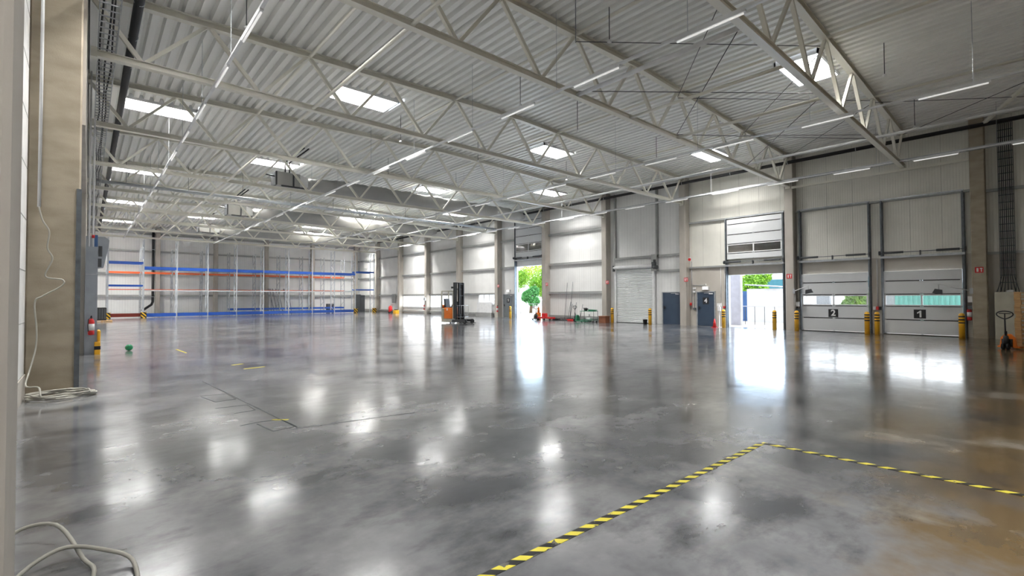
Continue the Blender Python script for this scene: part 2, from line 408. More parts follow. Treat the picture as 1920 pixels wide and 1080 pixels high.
# steel corner guards on the concrete columns
def one_guard(x, y, z1, label):
    one(MB().box(x-(.06 if z1 > 3 else .015), x+.014, y-.014, y-.001, 0, z1).box(x+.001, x+.014, y-.001, y+.09, 0, z1), 'corner_guard', 'galv_dark' if z1 > 3 else 'galv', label, 'corner guard', loc=(x, y, 0))
one_guard(-.11, 12.2, 3.85, 'tall dark steel angle guarding the corner of the beige concrete column at left')
one_guard(-.045, 20.75, 2.9, 'steel angle on the concrete column edge beside the grey upright cabinet')

# girts = horizontal wall rails, as trim
k = 2
def girt(b_): 
    global k
    struct(b_, 'trim_%d' % k, 'steel_girt'); k += 1
for i in range(2, 9):
    ya, yb = YC[i], (YC[i+1]-.42 if i+1 < 9 else 63.1)
    ya0 = YC[i]
    lo, hi = ya0, yb
    if i == 3: lo = 31.2
    zs = (6.85, 4.45, 2.15, .28) if i not in (3,) else (6.85, 4.45)
    for z in zs:
        m_ = MB().box(28.14, 28.3, lo, hi, z-.07, z+.07).box(28.13, 28.14, lo, hi, z-.09, z+.09)
        if i in (5, 6) and z < 1: pass
        girt(m_)
for y0, y1, z in ((15.34, 17.2, 4.5), (15.34, 17.0, 3.5), (17.0, 20.58, 4.5)):
    girt(MB().box(28.12, 28.3, y0, y1, z-.07, z+.07))
for z in (6.85, 4.45, 2.15, 8.7):
    girt(MB().box(-.8, 28.2, 63.4, 63.6, z-.09, z+.09))
girt(MB().box(28.15, 28.3, 2.1, 8.85, 6.24, 6.34)); girt(MB().box(28.15, 28.3, 9.27, 14.9, 6.34, 6.44))
girt(MB().box(28.17, 28.3, -3, 1.64, 6.12, 6.24)); girt(MB().box(28.17, 28.3, -3, 1.64, 3.5, 3.6)); girt(MB().box(28.17, 28.3, 12.6, 14.9, 3.55, 3.65))
for y in (17.15, 20.5): girt(MB().box(28.1, 28.3, y-.05, y+.05, 4.5, 9.1))
girt(MB().box(28.0, 28.3, 17.1, 17.5, 3.5, 4.6))
# edge beam that carries the nearest truss
struct(MB().box(27.58, 27.72, 2.1, 8.85, 7.46, 7.56), 'trim_edge_beam', 'steel_cream')

# ------------------------------------------------------------------ roof trusses
TOPN = [-.1, 2.4, 5.05, 7.73, 10.6, 13.5, 16.4, 19.35, 22.2, 25.05, 27.65]
BOTN = [1.0, 3.7, 6.4, 9.15, 12.1, 15.0, 17.95, 20.95, 23.8, 26.5]
ORD = ['nearest to the camera', 'second from the camera', 'third from the camera', 'fourth from the camera', 'fifth from the camera, before the nearest fabric duct',
       'sixth from the camera', 'seventh from the camera', 'eighth from the camera', 'ninth from the camera', 'farthest, just before the rack aisle']
def truss():
    e = thing('roof_truss', '', 'truss', (0, 0, 0), 'steel lattice trusses under the roof', local=True)
    t = MB(); xs = [-.1, 14, 27.75]
    for a, c in zip(xs[:-1], xs[1:]):
        za, zc = ztop(a)-.11, ztop(c)-.11
        t.bar((a, 0, za+.09), (c, 0, zc+.09), .2, .018); t.bar((a, 0, za-.09), (c, 0, zc-.09), .2, .018); t.bar((a, 0, za), (c, 0, zc), .014, .18)
    t.build('top_chord', 'steel_cream', e)
    q = MB(); q.box(.08, 27.72, -.09, .09, 7.60, 7.616).box(.08, 27.72, -.09, .09, 7.745, 7.76).box(.08, 27.72, -.03, .03, 7.616, 7.745)
    q.box(.0, .12, -.11, .11, 7.56, 7.8).box(27.7, 27.76, -.12, .12, 7.5, 7.8)
    q.build('bottom_chord', 'steel_cream', e)
    for i, bx in enumerate(BOTN):
        for tx, w_ in ((TOPN[i], .1), (TOPN[i+1], .085)):
            d = MB().bar((bx+(-.05 if tx < bx else .05), 0, 7.76), (tx+(.06 if tx < bx else -.06), 0, ztop(tx)-.2), w_, w_, (0, 1, 0))
            d.build('diagonal', 'steel_cream', e)
    return e
tr = truss()
for i, y in enumerate(TY):
    lab = 'cream steel lattice truss spanning the hall, '+ORD[i]
    if i == 0: tr.location = (0, y, 0); tr['label'] = lab
    else: dup(tr, (0, y, 0), 0, lab)
last = MB()

def rod(name, a, b_, r, m, label, cat, group=None, n=6): return one(MB().tube([a, b_], r, n), name, m, label, cat, group, loc=a)
# longitudinal struts
SG = 'struts running between trusses'
rod('roof_strut', (5.2, -13.9, 7.68), (5.2, 57.6, 7.68), .045, 'steel_cream', 'long round steel strut at bottom chord level over the left third of the hall', 'strut', SG, 8)
rod('roof_strut', (5.1, -13.9, 9.28), (5.1, 63.1, 9.28), .05, 'steel_cream', 'round steel strut close under the deck over the left third of the hall', 'strut', SG, 8)
rod('roof_strut', (10.65, 4.28, 7.68), (10.65, 9.07, 7.68), .06, 'alu_white', 'thick pale tube between the two nearest trusses, left of the three short ones', 'strut', SG, 10)
rod('roof_strut', (13.3, 4.28, 7.68), (13.3, 9.07, 7.68), .05, 'steel_cream', 'pale tube between the two nearest trusses, middle of the three short ones', 'strut', SG, 8)
rod('roof_strut', (16.3, 4.28, 7.68), (16.3, 9.07, 7.68), .05, 'steel_cream', 'pale tube between the two nearest trusses, right of the three short ones', 'strut', SG, 8)
rod('sprinkler_main', (22.55, -13.9, 7.86), (22.55, 57.6, 7.86), .055, 'alu_white', 'long pale pipe resting on the bottom chords over the right quarter of the hall', 'pipe', None, 10)
for x, y1 in ((10.6, 63.), (16.4, 63.), (22.2, 63.)):
    rod('roof_strut', (x, -13.9, ztop(x)-.12), (x, y1, ztop(x)-.12), .05, 'steel_cream',
        {10.6: 'round strut close under the deck, left of the hall centre', 16.4: 'round strut close under the deck, right of the hall centre', 22.2: 'round strut close under the deck above the long pale pipe'}[x], 'strut', SG, 8)
# wind bracing crosses: one thing per bay (two rods pinned together)
def cross(x0, x1, y0, y1, z, label):
    e = thing('wind_bracing', label, 'bracing', (x0, y0, z), 'dark rod crosses under the deck')
    MB().tube([(x0, y0, z), (x1, y1, z)], .012, 5).build('tie_rod', 'dark_grey', e)
    MB().tube([(x0, y1, z), (x1, y0, z)], .012, 5).build('tie_rod', 'dark_grey', e)
cross(5.05, 10.6, 4.3, 9.05, 9.22, 'crossed dark rods between the two nearest trusses, left of the hall centre')
cross(10.6, 16.4, 4.3, 9.05, 9.25, 'crossed dark rods between the two nearest trusses at the roof ridge')
cross(16.4, 22.2, 4.3, 9.05, 9.2, 'crossed dark rods between the two nearest trusses above the first skylight')
cross(22.2, 27.5, 4.3, 9.05, 9.1, 'crossed dark rods between the two nearest trusses next to the dock wall')
cross(22.2, 27.5, -1.5, 4.2, 9.1, 'crossed dark rods before the nearest truss beside the dock wall')
cross(16.3, 22.5, 4.3, 9.05, 7.8, 'lower crossed dark rods at bottom chord level right of the hall centre')
cross(10.65, 16.3, 4.3, 9.05, 7.8, 'lower crossed dark rods at bottom chord level over the hall centre')
one(MB().bar((24.5, .3, 9.2), (28.3, 1.9, 8.85), .1, .12), 'roof_strut', 'steel_cream', 'short cream beam running up from the beige dock column to the roof', 'strut', SG)

# ------------------------------------------------------------------ lighting rails and battens
RAILS = [(2.45, 'left aisle', 7.35), (9.5, 'left centre', 7.35), (17.4, 'right centre', 7.35), (26.4, 'dock side', 7.62)]
lum = None; cnt = {}
for x, nm, z in RAILS:
    y1 = 56 if x > 3 else 56
    e = thing('lighting_rail', 'long white light rail hung on chains over the %s of the hall' % nm, 'light rail', (x, -5, z), 'light rails along the hall')
    MB().box(x-.035, x+.035, -5.5, y1, z, z+.05).build('rail', 'alu_white', e)
    for j in range(16):
        y = -2.6+j*3.8
        MB().tube([(x, y, z+.05), (x, y, ztop(x))], .008, 4).build('hanging_chain', 'galv', e)
    for j in range(17):
        y = -2.05+j*2.93+({2.45: .3, 9.5: 0, 17.4: 0, 26.4: 1.4}[x])
        yc = y+.73
        if yc > 54: continue
        bay = sum(1 for t in TY if t < yc)
        where = 'before the nearest truss' if bay == 0 else 'behind the %s truss' % ['first', 'second', 'third', 'fourth', 'fifth', 'sixth', 'seventh', 'eighth', 'ninth', 'tenth'][bay-1]
        cnt[(nm, bay)] = cnt.get((nm, bay), 0)+1
        lab = 'white fluorescent batten on the %s rail, %s batten %s' % (nm, ['', 'nearest', 'next', 'third', 'fourth'][cnt[(nm, bay)]], where)
        if lum is None:
            lum = thing('fluorescent_batten', lab, 'light', (x, yc, z), 'battens on the %s rail' % nm, local=True)
            MB().box(-.035, .035, -.74, .74, -.045, 0).build('housing', 'alu_white', lum)
            MB().tube([(0, -.7, -.068), (0, .7, -.068)], .02, 8).build('tube', 'tube', lum)
        else:
            c = dup(lum, (x, yc, z), 0, lab); c['group'] = 'battens on the %s rail' % nm

# ------------------------------------------------------------------ cable ladders and pipes
def ladder(x, z, y0, y1, w, label, step=.3):
    e = thing('cable_ladder', label, 'cable tray', (x, y0, z))
    MB().box(x-w/2, x-w/2+.02, y0, y1, z, z+.06).box(x+w/2-.02, x+w/2, y0, y1, z, z+.06).build('side_rail', 'galv', e)
    r = MB(); n = int((y1-y0)/step)
    for i in range(n): r.box(x-w/2, x+w/2, y0+i*step, y0+i*step+.03, z, z+.02)
    r.build('rungs', 'galv', e)['kind'] = 'stuff'
    for i in range(3):
        pts = []
        for j in range(int((y1-y0)/2)+1):
            y = y0+2*j; pts.append((x+(i-1)*w*.26+random.uniform(-.05, .05), y, z+.045))
        MB().tube(pts, .02, 6).build('cable', 'black', e)
ladder(.3, 7.86, -5.5, 60, .36, 'galvanised cable ladder full of black cables along the left wall')
ladder(27.2, 7.80, -5.5, 58, .4, 'galvanised cable ladder along the tops of the dock wall columns', .4)
e = thing('drain_pipe', 'thick black pipe with clamps running along the left wall under the deck', 'pipe', (.85, 0, 8.7))
MB().tube([(.85, -5.5, 8.75), (.80, 62.5, 8.6)], .1, 12).build('pipe_run', 'black', e)
for y in range(6, 60, 2): MB().tube([(.84, y, 8.72), (.84, y+.03, 8.72)], .112, 12).build('clamp', 'galv', e)
e = thing('drain_pipe', 'thick black pipe with clamps under the roof edge of the dock wall', 'pipe', (27.95, 0, 8.9))
MB().tube([(27.6, -5.5, 8.86), (27.6, 62.5, 8.86)], .09, 12).build('pipe_run', 'black', e)
for y in range(6, 60, 3): MB().tube([(27.6, y, 8.86), (27.6, y+.03, 8.86)], .102, 12).build('clamp', 'galv', e)
e = thing('drain_pipe', 'black downpipe with slanted foot on the back wall behind the rack', 'pipe', (5.2, 63, 0))
MB().tube([(5.2, 63.1, 9), (5.2, 63.1, 1.5), (5.1, 63.1, 1.2), (4.3, 63.1, .55)], .12, 12).build('pipe_run', 'black', e)
for z in (7, 5, 2): MB().tube([(5.2, 63.1, z), (5.2, 63.1, z+.05)], .14, 12).build('clamp', 'galv', e)
one(MB().tube([(.7, 62.95, 8.95), (28, 62.95, 8.95)], .09, 8), 'drain_pipe', 'black', 'black pipe running high across the back wall under the roof', 'pipe')

e = thing('cross_pipe', 'large pale galvanised pipe crossing the whole hall between the nearest and middle ducts', 'pipe', (.6, 32.9, 7.95))
MB().tube([(.3, 32.9, 7.95), (27.4, 32.9, 7.95)], .09, 12).build('pipe_run', 'galv_light', e)
for i in range(10): MB().tube([(1.5+i*2.8, 32.9, 7.95), (1.5+i*2.8, 32.9, ztop(1.5+i*2.8))], .01, 5).build('hanger', 'dark_grey', e)
# fabric ducts with heater units
for y, x1, nm in ((28.35, 26.6, 'nearest'), (40.5, 26, 'middle'), (52.6, 25.5, 'farthest')):
    e = thing('fabric_duct', 'grey fabric air duct hung across the hall, %s of three' % nm, 'duct', (8, y, 8.3), 'fabric air ducts')
    pts, rs = [], []
    for i in range(60):
        t = i/59; x = 9.3+(x1-9.3)*t
        r = .24+.27*min(1, i/6)**.7 if i < 57 else .5-(i-56)*.12
        sag = .03*math.sin(i*.9)+.02*math.sin(i*2.3)
        pts.append((x, y, 8.35+sag)); rs.append(r+.012*math.sin(i*1.7))
    MB().tube(pts, rs, 20).build('duct_sock', 'fabric_duct', e)
    h = thing('air_heater', 'boxy grey ceiling air heater feeding the %s fabric duct' % nm, 'heater', (8.2, y, 8.5), 'air heaters')
    MB().box(7.7, 8.9, y-.45, y+.45, 8.0, 8.75).build('casing', 'fabric_duct', h)
    MB().prism([(y-.45, 8.0), (y+.45, 8.0), (y+.45, 8.75), (y-.45, 8.75)], 'x', 7.62, 7.7).build('intake_grille', 'dark_grey', h)
    MB().prism([(8.9, 8.0), (9.35, 8.12), (9.35, 8.6), (8.9, 8.75)], 'y', y-.4, y+.4).build('outlet_cone', 'alu_white', h)
    MB().box(7.9, 9.3, y-.5, y-.44, 7.94, 8.02).box(8.5, 8.58, y-.5, y-.44, 8.0, 8.8).build('bracket', 'dark_grey', h)
    for dx in (0, .22):
        MB().tube([(8.15+dx, y-.3, 8.7), (8.15+dx, y-.3, 9.35), (8.15+dx, y-3.4, 9.4)], .035, 8).build('supply_pipe', 'black', h)
    MB().tube([(7.7, y-.2, 8.5), (7.1, y-.2, 8.55)], .035, 8).build('supply_pipe', 'black', h)
# ceiling droppers with detector heads
for x, y, z, lab in ((2.9, 13.2, 8.5, 'near the left wall in front of the third truss'), (10.4, 7.7, 8.6, 'between the two nearest trusses left of centre'),
               (18.2, 3.2, 8.5, 'before the nearest truss right of centre'), (23.9, 3.3, 8.3, 'before the nearest truss by the dock wall'),
               (11.3, 12.2, 8.5, 'between trusses two and three at the centre'), (14.6, 12.4, 8.4, 'between trusses two and three right of the ridge'),
               (20.4, 12.4, 8.4, 'between trusses two and three on the dock side'), (9.9, 18.2, 8.4, 'beside the skylight past the third truss'),
               (14.2, 18.4, 8.4, 'past the third truss under the ridge'), (20.2, 18, 8.4, 'past the third truss right of the skylight'),
               (12.5, 24.4, 8.4, 'past the fourth truss under the ridge'), (17.1, 24.4, 8.4, 'past the fourth truss right of the ridge')):
    e = thing('smoke_detector', 'detector on a dark drop rod, '+lab, 'detector', (x, y, z), 'detectors on drop rods')
    MB().tube([(x, y, z+.05), (x, y, ztop(x))], .012, 6).build('drop_rod', 'dark_grey', e)
    MB().lathe([(.01, z), (.06, z+.01), (.06, z+.04), (.02, z+.08)], (x, y), 12).build('head', 'white', e)

# ------------------------------------------------------------------ sectional dock doors
def sectional(n, ya, yb, zb, nsec, secs, win, raised=False, zlin=3.55, rail_top=6.3, xf=28.12, label=None, m='door_section'):
    """ya<yb on the right wall; secs = list of z seams from bottom up; win = index of the glazed section"""
    e = thing('door_%d' % n, label, 'door', (xf, (ya+yb)/2, secs[0]), kind='structure')
    for i, (z0, z1) in enumerate(zip(secs[:-1], secs[1:])):
        if i == win:
            f = MB(); c = .07; ym = (ya+yb)/2
            f.box(xf, xf+.05, ya, yb, z0+.008, z0+c).box(xf, xf+.05, ya, yb, z1-c, z1-.008).box(xf, xf+.05, ya, ya+c, z0+c, z1-c).box(xf, xf+.05, yb-c, yb, z0+c, z1-c).box(xf, xf+.05, ym-.035, ym+.035, z0+c, z1-c)
            fo = f.build('window_frame', 'alu_white', e)
            MB().box(xf+.02, xf+.03, ya+c, yb-c, z0+c, z1-c).build('pane', 'glass_smoke' if raised else 'glass', fo)
        else:
            q = MB().prism([(xf, z0+.03), (xf+.012, z0+.012), (xf+.05, z0+.012), (xf+.05, z1-.012), (xf+.012, z1-.012), (xf, z1-.03)], 'y', ya, yb)
            q.build('door_section', m, e)
    MB().box(xf+.03, xf+.045, ya, yb, secs[0], secs[-1]).build('seam_seal', 'black', e) if win is None else None
    s = MB()
    for z in secs[1:-1]: s.box(xf-.004, xf+.012, ya+.03, (ya+yb)/2-.06, z-.018, z+.018).box(xf-.004, xf+.012, (ya+yb)/2+.06, yb-.03, z-.018, z+.018)
    s.build('seam', 'black', e)
    hg = MB()
    for z in secs[:-1]:
        for y in (ya, yb-.07, (ya+yb)/2-.035): hg.box(xf-.015, xf, y, y+.07, z-.03 if z > secs[0] else z, z+.05)
    hg.build('hinge', 'galv', e)
    for y in (ya-.06, yb+.06):
        t = MB().box(xf-.07, xf+.08, y-.03, y+.03, 0, rail_top).box(xf+.08, xf+.16, y-.06, y+.06, 0, rail_top)
        t.build('track', 'galv_dark', e)
    MB().box(xf-.03, xf+.1, ya-.1, yb+.1, rail_top, rail_top+.07).build('top_rail', 'galv', e)
    zs = zlin+.25
    sh = thing_part = MB().tube([(xf-.12, ya-.15, zs), (xf-.12, yb+.15, zs)], .016, 8).build('spring_shaft', 'galv_dark', e)
    L = yb-ya
    for a, c in ((ya+.05, ya+.30*L), (yb-.28*L, yb-.02)):
        pts = []; nn = 26
        q = MB().tube([(xf-.12, a+(c-a)*i/nn, zs) for i in range(nn+1)], [.055 if i % 2 else .045 for i in range(nn+1)], 10)
        q.build('torsion_spring', 'dark_grey', e)
    for y in (ya-.12, yb+.12):
        MB().tube([(xf-.12, y-.03, zs), (xf-.12, y+.03, zs)], .1, 14).build('cable_drum', 'dark_grey', e)
    MB().box(xf-.16, xf, (ya+yb)/2-.02, (ya+yb)/2+.02, zs-.18, zs+.04).build('bearing_bracket', 'dark_grey', e)
    MB().box(xf-.1, xf+.12, ya-.1, yb+.1, zlin, zlin+.1).build('lintel_rail', 'galv', e)
    return e
S = [0.03, .68, 1.3, 1.86, 2.48, 2.95]
d1 = sectional(1, 2.42, 5.13, 0, 5, S, 2, label='closed white sectional dock door with window strip and black number 1')
d2 = sectional(2, 5.74, 8.6, 0, 5, S, 2, label='closed white sectional dock door with window strip and black number 2')
d3 = sectional(3, 9.52, 12.5, 0, 5, [3.95, 4.3, 4.85, 5.4, 6.0, 6.3], 1, True, label='raised white sectional door above the open gate between columns', rail_top=6.34, xf=28.1)
d7 = sectional(7, 27.8, 31.08, 0, 5, [5.2, 5.75, 6.45, 7.1, 7.75, 8.4, 9.0], 1, True, zlin=5.0, rail_top=9.0, label='tall raised sectional door above the far open gate with trees outside')
for n, ya, yb in ((1, 2.42, 5.13), (2, 5.74, 8.6)):
    MB().box(28.0, 28.14, ya-.02, yb+.02, 0, .03).build('bottom_seal', 'rubber', d1 if n == 1 else d2)
def plate(y, z, txt, w, h, x, label, ts):
    e = thing('number_sign', label, 'sign', (x, y, z))
    MB().box(x-.006, x, y-w/2, y+w/2, z-h/2, z+h/2).build('plate', 'black', e)
    if txt == '1':
        MB().prism([(y-.055+a, z+b_) for a, b_ in ((.0, -.15), (.0, .15), (.05, .15), (.11, .09), (.15, .07), (.15, .01), (.065, .05), (.065, -.15))], 'x', x-.012, x-.006).build('lettering', 'white', e)
    else: text(txt, e, (x-.009, y, z), ts, FACE_W, bold=.012)
plate(3.85, .96, '1', .42, .40, 28.118, 'black square sign with white 1 on the nearest dock door', .42)
plate(7.2, .93, '2', .42, .40, 28.118, 'black square sign with white 2 on the dock door', .42)
# steps/posts between the dock doors
e = thing('conduit', 'white conduit pipe with switch boxes on the pier between dock doors 1 and 2', 'conduit', (28.2, 5.43, 0))
MB().tube([(28.22, 5.40, 1.3), (28.22, 5.40, 3.55)], .02, 8).build('pipe', 'white', e)
for y, m_ in ((5.52, 'white'), (5.40, 'red'), (5.28, 'black')): MB().box(28.13, 28.26, y-.05, y+.05, 1.12, 1.28).build('switch_box', m_, e)

# hinged doors
def steel_door(n, ya, yb, zt, m, label, sign=None, canopy=False):
    x = 28.2 if ya > 14.9 else 28.2
    e = thing('door_%d' % n, label, 'door', (x, (ya+yb)/2, 0), kind='structure')
    MB().box(x-.03, x+.1, ya-.06, ya, 0, zt+.06).box(x-.03, x+.1, yb, yb+.06, 0, zt+.06).box(x-.03, x+.1, ya, yb, zt, zt+.06).build('door_frame', 'galv', e)
    lf = MB().box(x, x+.05, ya+.005, yb-.005, .01, zt-.005).build('door_leaf', m, e)
    MB().box(x-.05, x, yb-.14, yb-.08, 1.0, 1.2).box(x-.065, x-.045, yb-.25, yb-.09, 1.08, 1.11).build('door_handle', 'black', e)
    MB().box(x-.07, x, ya+.08, ya+.30, zt-.12, zt-.06).box(x-.05, x-.03, ya+.25, ya+.62, zt-.06, zt-.04).build('door_closer', 'white', e)
    if sign: 
        s = thing('number_sign', 'black plate with white %s on the %s door' % (sign, 'blue' if sign == '4' else 'grey far'), 'sign', (x, (ya+yb)/2, 1.5))
        MB().box(x-.01, x-.002, (ya+yb)/2-.19, (ya+yb)/2+.19, 1.33, 1.74).build('plate', 'black', s)
        text(sign, s, (x-.013, (ya+yb)/2, 1.535), .38, FACE_W, bold=.01 if sign == '4' else 0)
    return e
steel_door(4, 13.34, 14.4, 2.06, 'door_blue', 'dark blue steel door with white number 4', '4')
steel_door(5, 15.55, 16.77, 2.06, 'door_blue', 'plain dark blue steel door between roller shutter and column')
steel_door(8, 31.5, 32.8, 2.06, 'door_grey', 'grey steel door with number 9 beside the far open gate', '9')
MB()
# roller shutter
e = thing('door_6', 'closed pale roller shutter with roll tube on top', 'door', (28.05, 18.9, 0), kind='structure')
sh = MB(); z = .02; poly = [(28.12, 0.02)]
while z < 3.74:
    poly += [(28.105, z+.015), (28.085, z+.05), (28.105, z+.085), (28.12, z+.1)]; z += .1
poly += [(28.15, z), (28.15, .02)]
sh.prism(poly, 'y', 17.45, 20.35); sh.build('shutter_curtain', 'door_section', e)
MB().box(28.02, 28.16, 17.3, 17.45, 0, 3.75).box(28.02, 28.16, 20.35, 20.5, 0, 3.75).build('guide_rail', 'alu_white', e)
MB().tube([(28.0, 17.35, 3.86), (28.0, 20.5, 3.86)], .12, 16).build('roll_tube', 'alu_white', e)
MB().box(27.85, 28.15, 17.12, 17.38, 3.68, 4.1).tube([(27.95, 17.0, 3.75), (27.95, 17.3, 3.75)], .12, 12).tube([(27.9, 17.2, 4.0), (27.9, 17.2, 4.25)], .09, 10).build('drive_motor', 'dark_grey', e)
MB().box(27.9, 28.15, 20.42, 20.55, 3.6, 4.0).build('end_bearing', 'dark_grey', e)
for n, (ya, yb, z0, z1) in enumerate(HOLES[4:]):
    e = thing('window_%d' % (len(SKYL)+1+n), '', 'window', (28.3, ya, z0), kind='structure'); del e['label']; del e['category']
    f = MB().box(28.2, 28.34, ya, yb, z0-.08, z0+.03).box(28.26, 28.34, ya, yb, z1-.04, z1)
    nb = 5 if n < 2 else 3
    for i in range(nb+1):
        y = ya+(yb-ya)*i/nb; f.box(28.27, 28.33, y-.04, y+.04, z0, z1)
    f.build('window_frame', 'alu_white', e)
    MB().box(28.30, 28.31, ya, yb, z0, z1).build('pane', 'glass', e)

# ------------------------------------------------------------------ bollards
BG = 'yellow bollards before the gates'
def bollard(x, y, r, label, first=[None]):
    if first[0] is None:
        e = thing('bollard', label, 'bollard', (x, y, 0), BG, local=True)
        MB().lathe([(.1, 0), (.1, .96), (.085, 1.02), (.04, 1.05), (0, 1.055)], n=20).build('post', 'yellow', e)
        for z in (.62, .75, .88): MB().lathe([(.1025, z), (.1025, z+.055)], n=20).build('black_band', 'black', e)
        first[0] = e
    else: dup(first[0], (x, y, 0), 0, label)
bollard(27.2, 2.39, 0, 'yellow and black bollard at the right edge of dock door 1')
bollard(27.2, 5.24, 0, 'right one of the two close yellow bollards between the dock doors')
bollard(27.2, 5.62, 0, 'left one of the two close yellow bollards between the dock doors')
bollard(27.2, 8.58, 0, 'yellow bollard at the left edge of dock door 2 beside the column')
bollard(27.6, 9.78, 0, 'backlit bollard standing in the open gate at its right edge')
bollard(27.2, 12.34, 0, 'yellow bollard left of the open gate beside the traffic cone')
bollard(27.2, 17.12, 0, 'yellow bollard right of the roller shutter beside the black bucket')
bollard(27.2, 20.09, 0, 'yellow bollard left of the roller shutter beside the rusty box')
bollard(27.2, 30.75, 0, 'yellow bollard beside the grey door 9')

# ------------------------------------------------------------------ small wall things
def extinguisher(x, y, z, label, group='fire extinguishers', s=1):
    e = thing('fire_extinguisher', label, 'fire extinguisher', (x, y, z), group)
    q = MB().lathe([(.02, z), (.075, z+.01), (.08, z+.05), (.08, z+.42), (.06, z+.49), (.025, z+.53)], (x, y), 16); q.build('cylinder', 'red', e)
    MB().lathe([(.025, z+.53), (.025, z+.57), (.018, z+.6)], (x, y), 10).box(x-.015, x+.015, y-.1, y+.03, z+.58, z+.62).build('valve', 'black', e)
    MB().tube([(x, y-.03, z+.57), (x-.07, y-.1, z+.5), (x-.08, y-.12, z+.3), (x-.07, y-.11, z+.12)], .012, 6).build('hose', 'black', e)
    MB().lathe([(.081, z+.15), (.081, z+.36)], (x, y), 16).build('instruction_label', 'white', e)
extinguisher(.11, 20.30, .62, 'red fire extinguisher hung on the grey upright cabinet at left')
extinguisher(27.65, 33.02, .5, 'red fire extinguisher on the column left of grey door 9')
extinguisher(27.65, 45.55, .5, 'red fire extinguisher on the column between the far wall windows')
extinguisher(28.05, 2.22, .72, 'red fire extinguisher half hidden behind the column by dock door 1')
for y, lab in ((9.07, 'right of the open gate'), (14.9, 'left of door 4'), (20.9, 'left of the roller shutter'), (1.9, 'by the beige cabinet'), (26.9, 'beside the far open gate'), (33.0, 'left of grey door 9')):
    e = thing('fire_sign', 'small red and white fire equipment sign on the column '+lab, 'sign', (27.74, y, 2.85), 'fire equipment signs')
    yy = y-.0 if y > 2 else 1.87
    MB().box(27.74, 27.749, yy-.13, yy+.13, 2.73, 2.97).build('plate', 'red', e)
    MB().box(27.735, 27.741, yy+.02, yy+.08, 2.77, 2.93).prism([(yy-.1, 2.93), (yy-.02, 2.93), (yy-.02, 2.89), (yy-.05, 2.89), (yy-.05, 2.77), (yy-.08, 2.77), (yy-.08, 2.89), (yy-.1, 2.89)], 'x', 27.735, 27.741).build('pictogram', 'white', e)
e = thing('exit_light', 'illuminated exit light on the wall above blue door 4', 'exit light', (28.15, 13.87, 2.25))
MB().box(28.1, 28.27, 13.67, 14.05, 2.2, 2.42).build('housing', 'white', e)
MB().box(28.09, 28.1, 13.69, 14.03, 2.22, 2.40).build('lit_panel', 'tube', e)
MB().tube([(28.24, 13.87, 2.42), (28.24, 13.87, 2.58)], .015, 6).build('stem', 'white', e)
e = thing('exit_light', 'illuminated exit light above the grey door 9', 'exit light', (28.15, 32.1, 2.35))
MB().box(28.1, 28.3, 31.9, 32.3, 2.28, 2.5).build('housing', 'white', e); MB().box(28.09, 28.1, 31.92, 32.28, 2.3, 2.48).build('lit_panel', 'tube', e)
# conduits left of door 4
e = thing('conduit', 'grey conduit with boxes on the wall between column and door 4', 'conduit', (28.2, 14.7, 0))
MB().tube([(28.24, 14.78, 1.0), (28.24, 14.78, 4.0)], .018, 6).tube([(28.24, 14.62, 1.0), (28.24, 14.62, 2.3)], .018, 6).tube([(28.24, 14.7, 2.5), (28.24, 13.9, 2.5)], .018, 6).build('pipe', 'galv', e)
for z, m_ in ((2.05, 'white'), (2.25, 'white'), (.98, 'galv_dark')): MB().box(28.15, 28.27, 14.53, 14.68, z, z+.12).build('junction_box', m_, e)
MB().box(28.15, 28.27, 14.78, 14.88, 1.25, 1.42).build('junction_box', 'red', e)
e = thing('conduit', 'thin white conduits with red call point between door 4 and the open gate', 'conduit', (28.2, 12.8, 0))
MB().tube([(28.24, 12.95, 1.3), (28.24, 12.95, 3.6)], .015, 6).tube([(28.24, 12.72, 1.2), (28.24, 12.72, 3.6)], .015, 6).build('pipe', 'white', e)
MB().box(28.15, 28.27, 12.68, 12.8, 1.1, 1.22).build('call_point', 'red', e)
# hand sanitiser stand
e = thing('sanitiser_stand', 'white sanitiser dispenser on a thin post left of the open gate', 'dispenser', (27.5, 12.75, 0))
MB().lathe([(.16, 0), (.16, .015), (.02, .03), (.018, 1.3)], (27.5, 12.72), 12).build('post', 'white', e)
MB().bbox(27.42, 27.54, 12.64, 12.80, .95, 1.2, .015).build('dispenser', 'white', e)
MB().box(27.5, 27.52, 12.6, 12.86, 1.22, 1.4).build('notice', 'white', e)
# traffic cone
e = thing('traffic_cone', 'small red traffic cone with white band beside the yellow bollard', 'cone', (27.2, 12.87, 0))
MB().box(27.06, 27.34, 12.73, 13.01, 0, .03).lathe([(.11, .03), (.03, .5), (.02, .5)], (27.2, 12.87), 16).build('cone_body', 'red', e)
MB().lathe([(.086, .15), (.062, .28)], (27.2, 12.87), 16).build('reflective_band', 'white', e)
e = thing('bucket', 'black bucket on the floor before the roller shutter', 'bucket', (27.2, 17.42, 0))
MB().lathe([(.11, 0), (.15, .32), (.16, .33), (.145, .33), (.105, .02), (0, .02)], (27.2, 17.48), 18).build('pail', 'black', e)
MB().tube([(27.2+.15*math.cos(a), 17.48+.15*math.sin(a)*.25, .33-.12*abs(math.sin(a))) for a in [math.pi*i/10 for i in range(11)]], .006, 5).build('handle', 'galv', e)
# siren and lamp on columns
e = thing('alarm_siren', 'small red siren high on the column left of door 4', 'siren', (27.7, 14.7, 4.1))
MB().tube([(27.75, 14.6, 4.1), (27.62, 14.6, 4.08)], [.05, .09], 12).build('horn', 'red', e); MB().box(27.7, 27.76, 14.53, 14.67, 4.0, 4.2).build('mount', 'white', e)
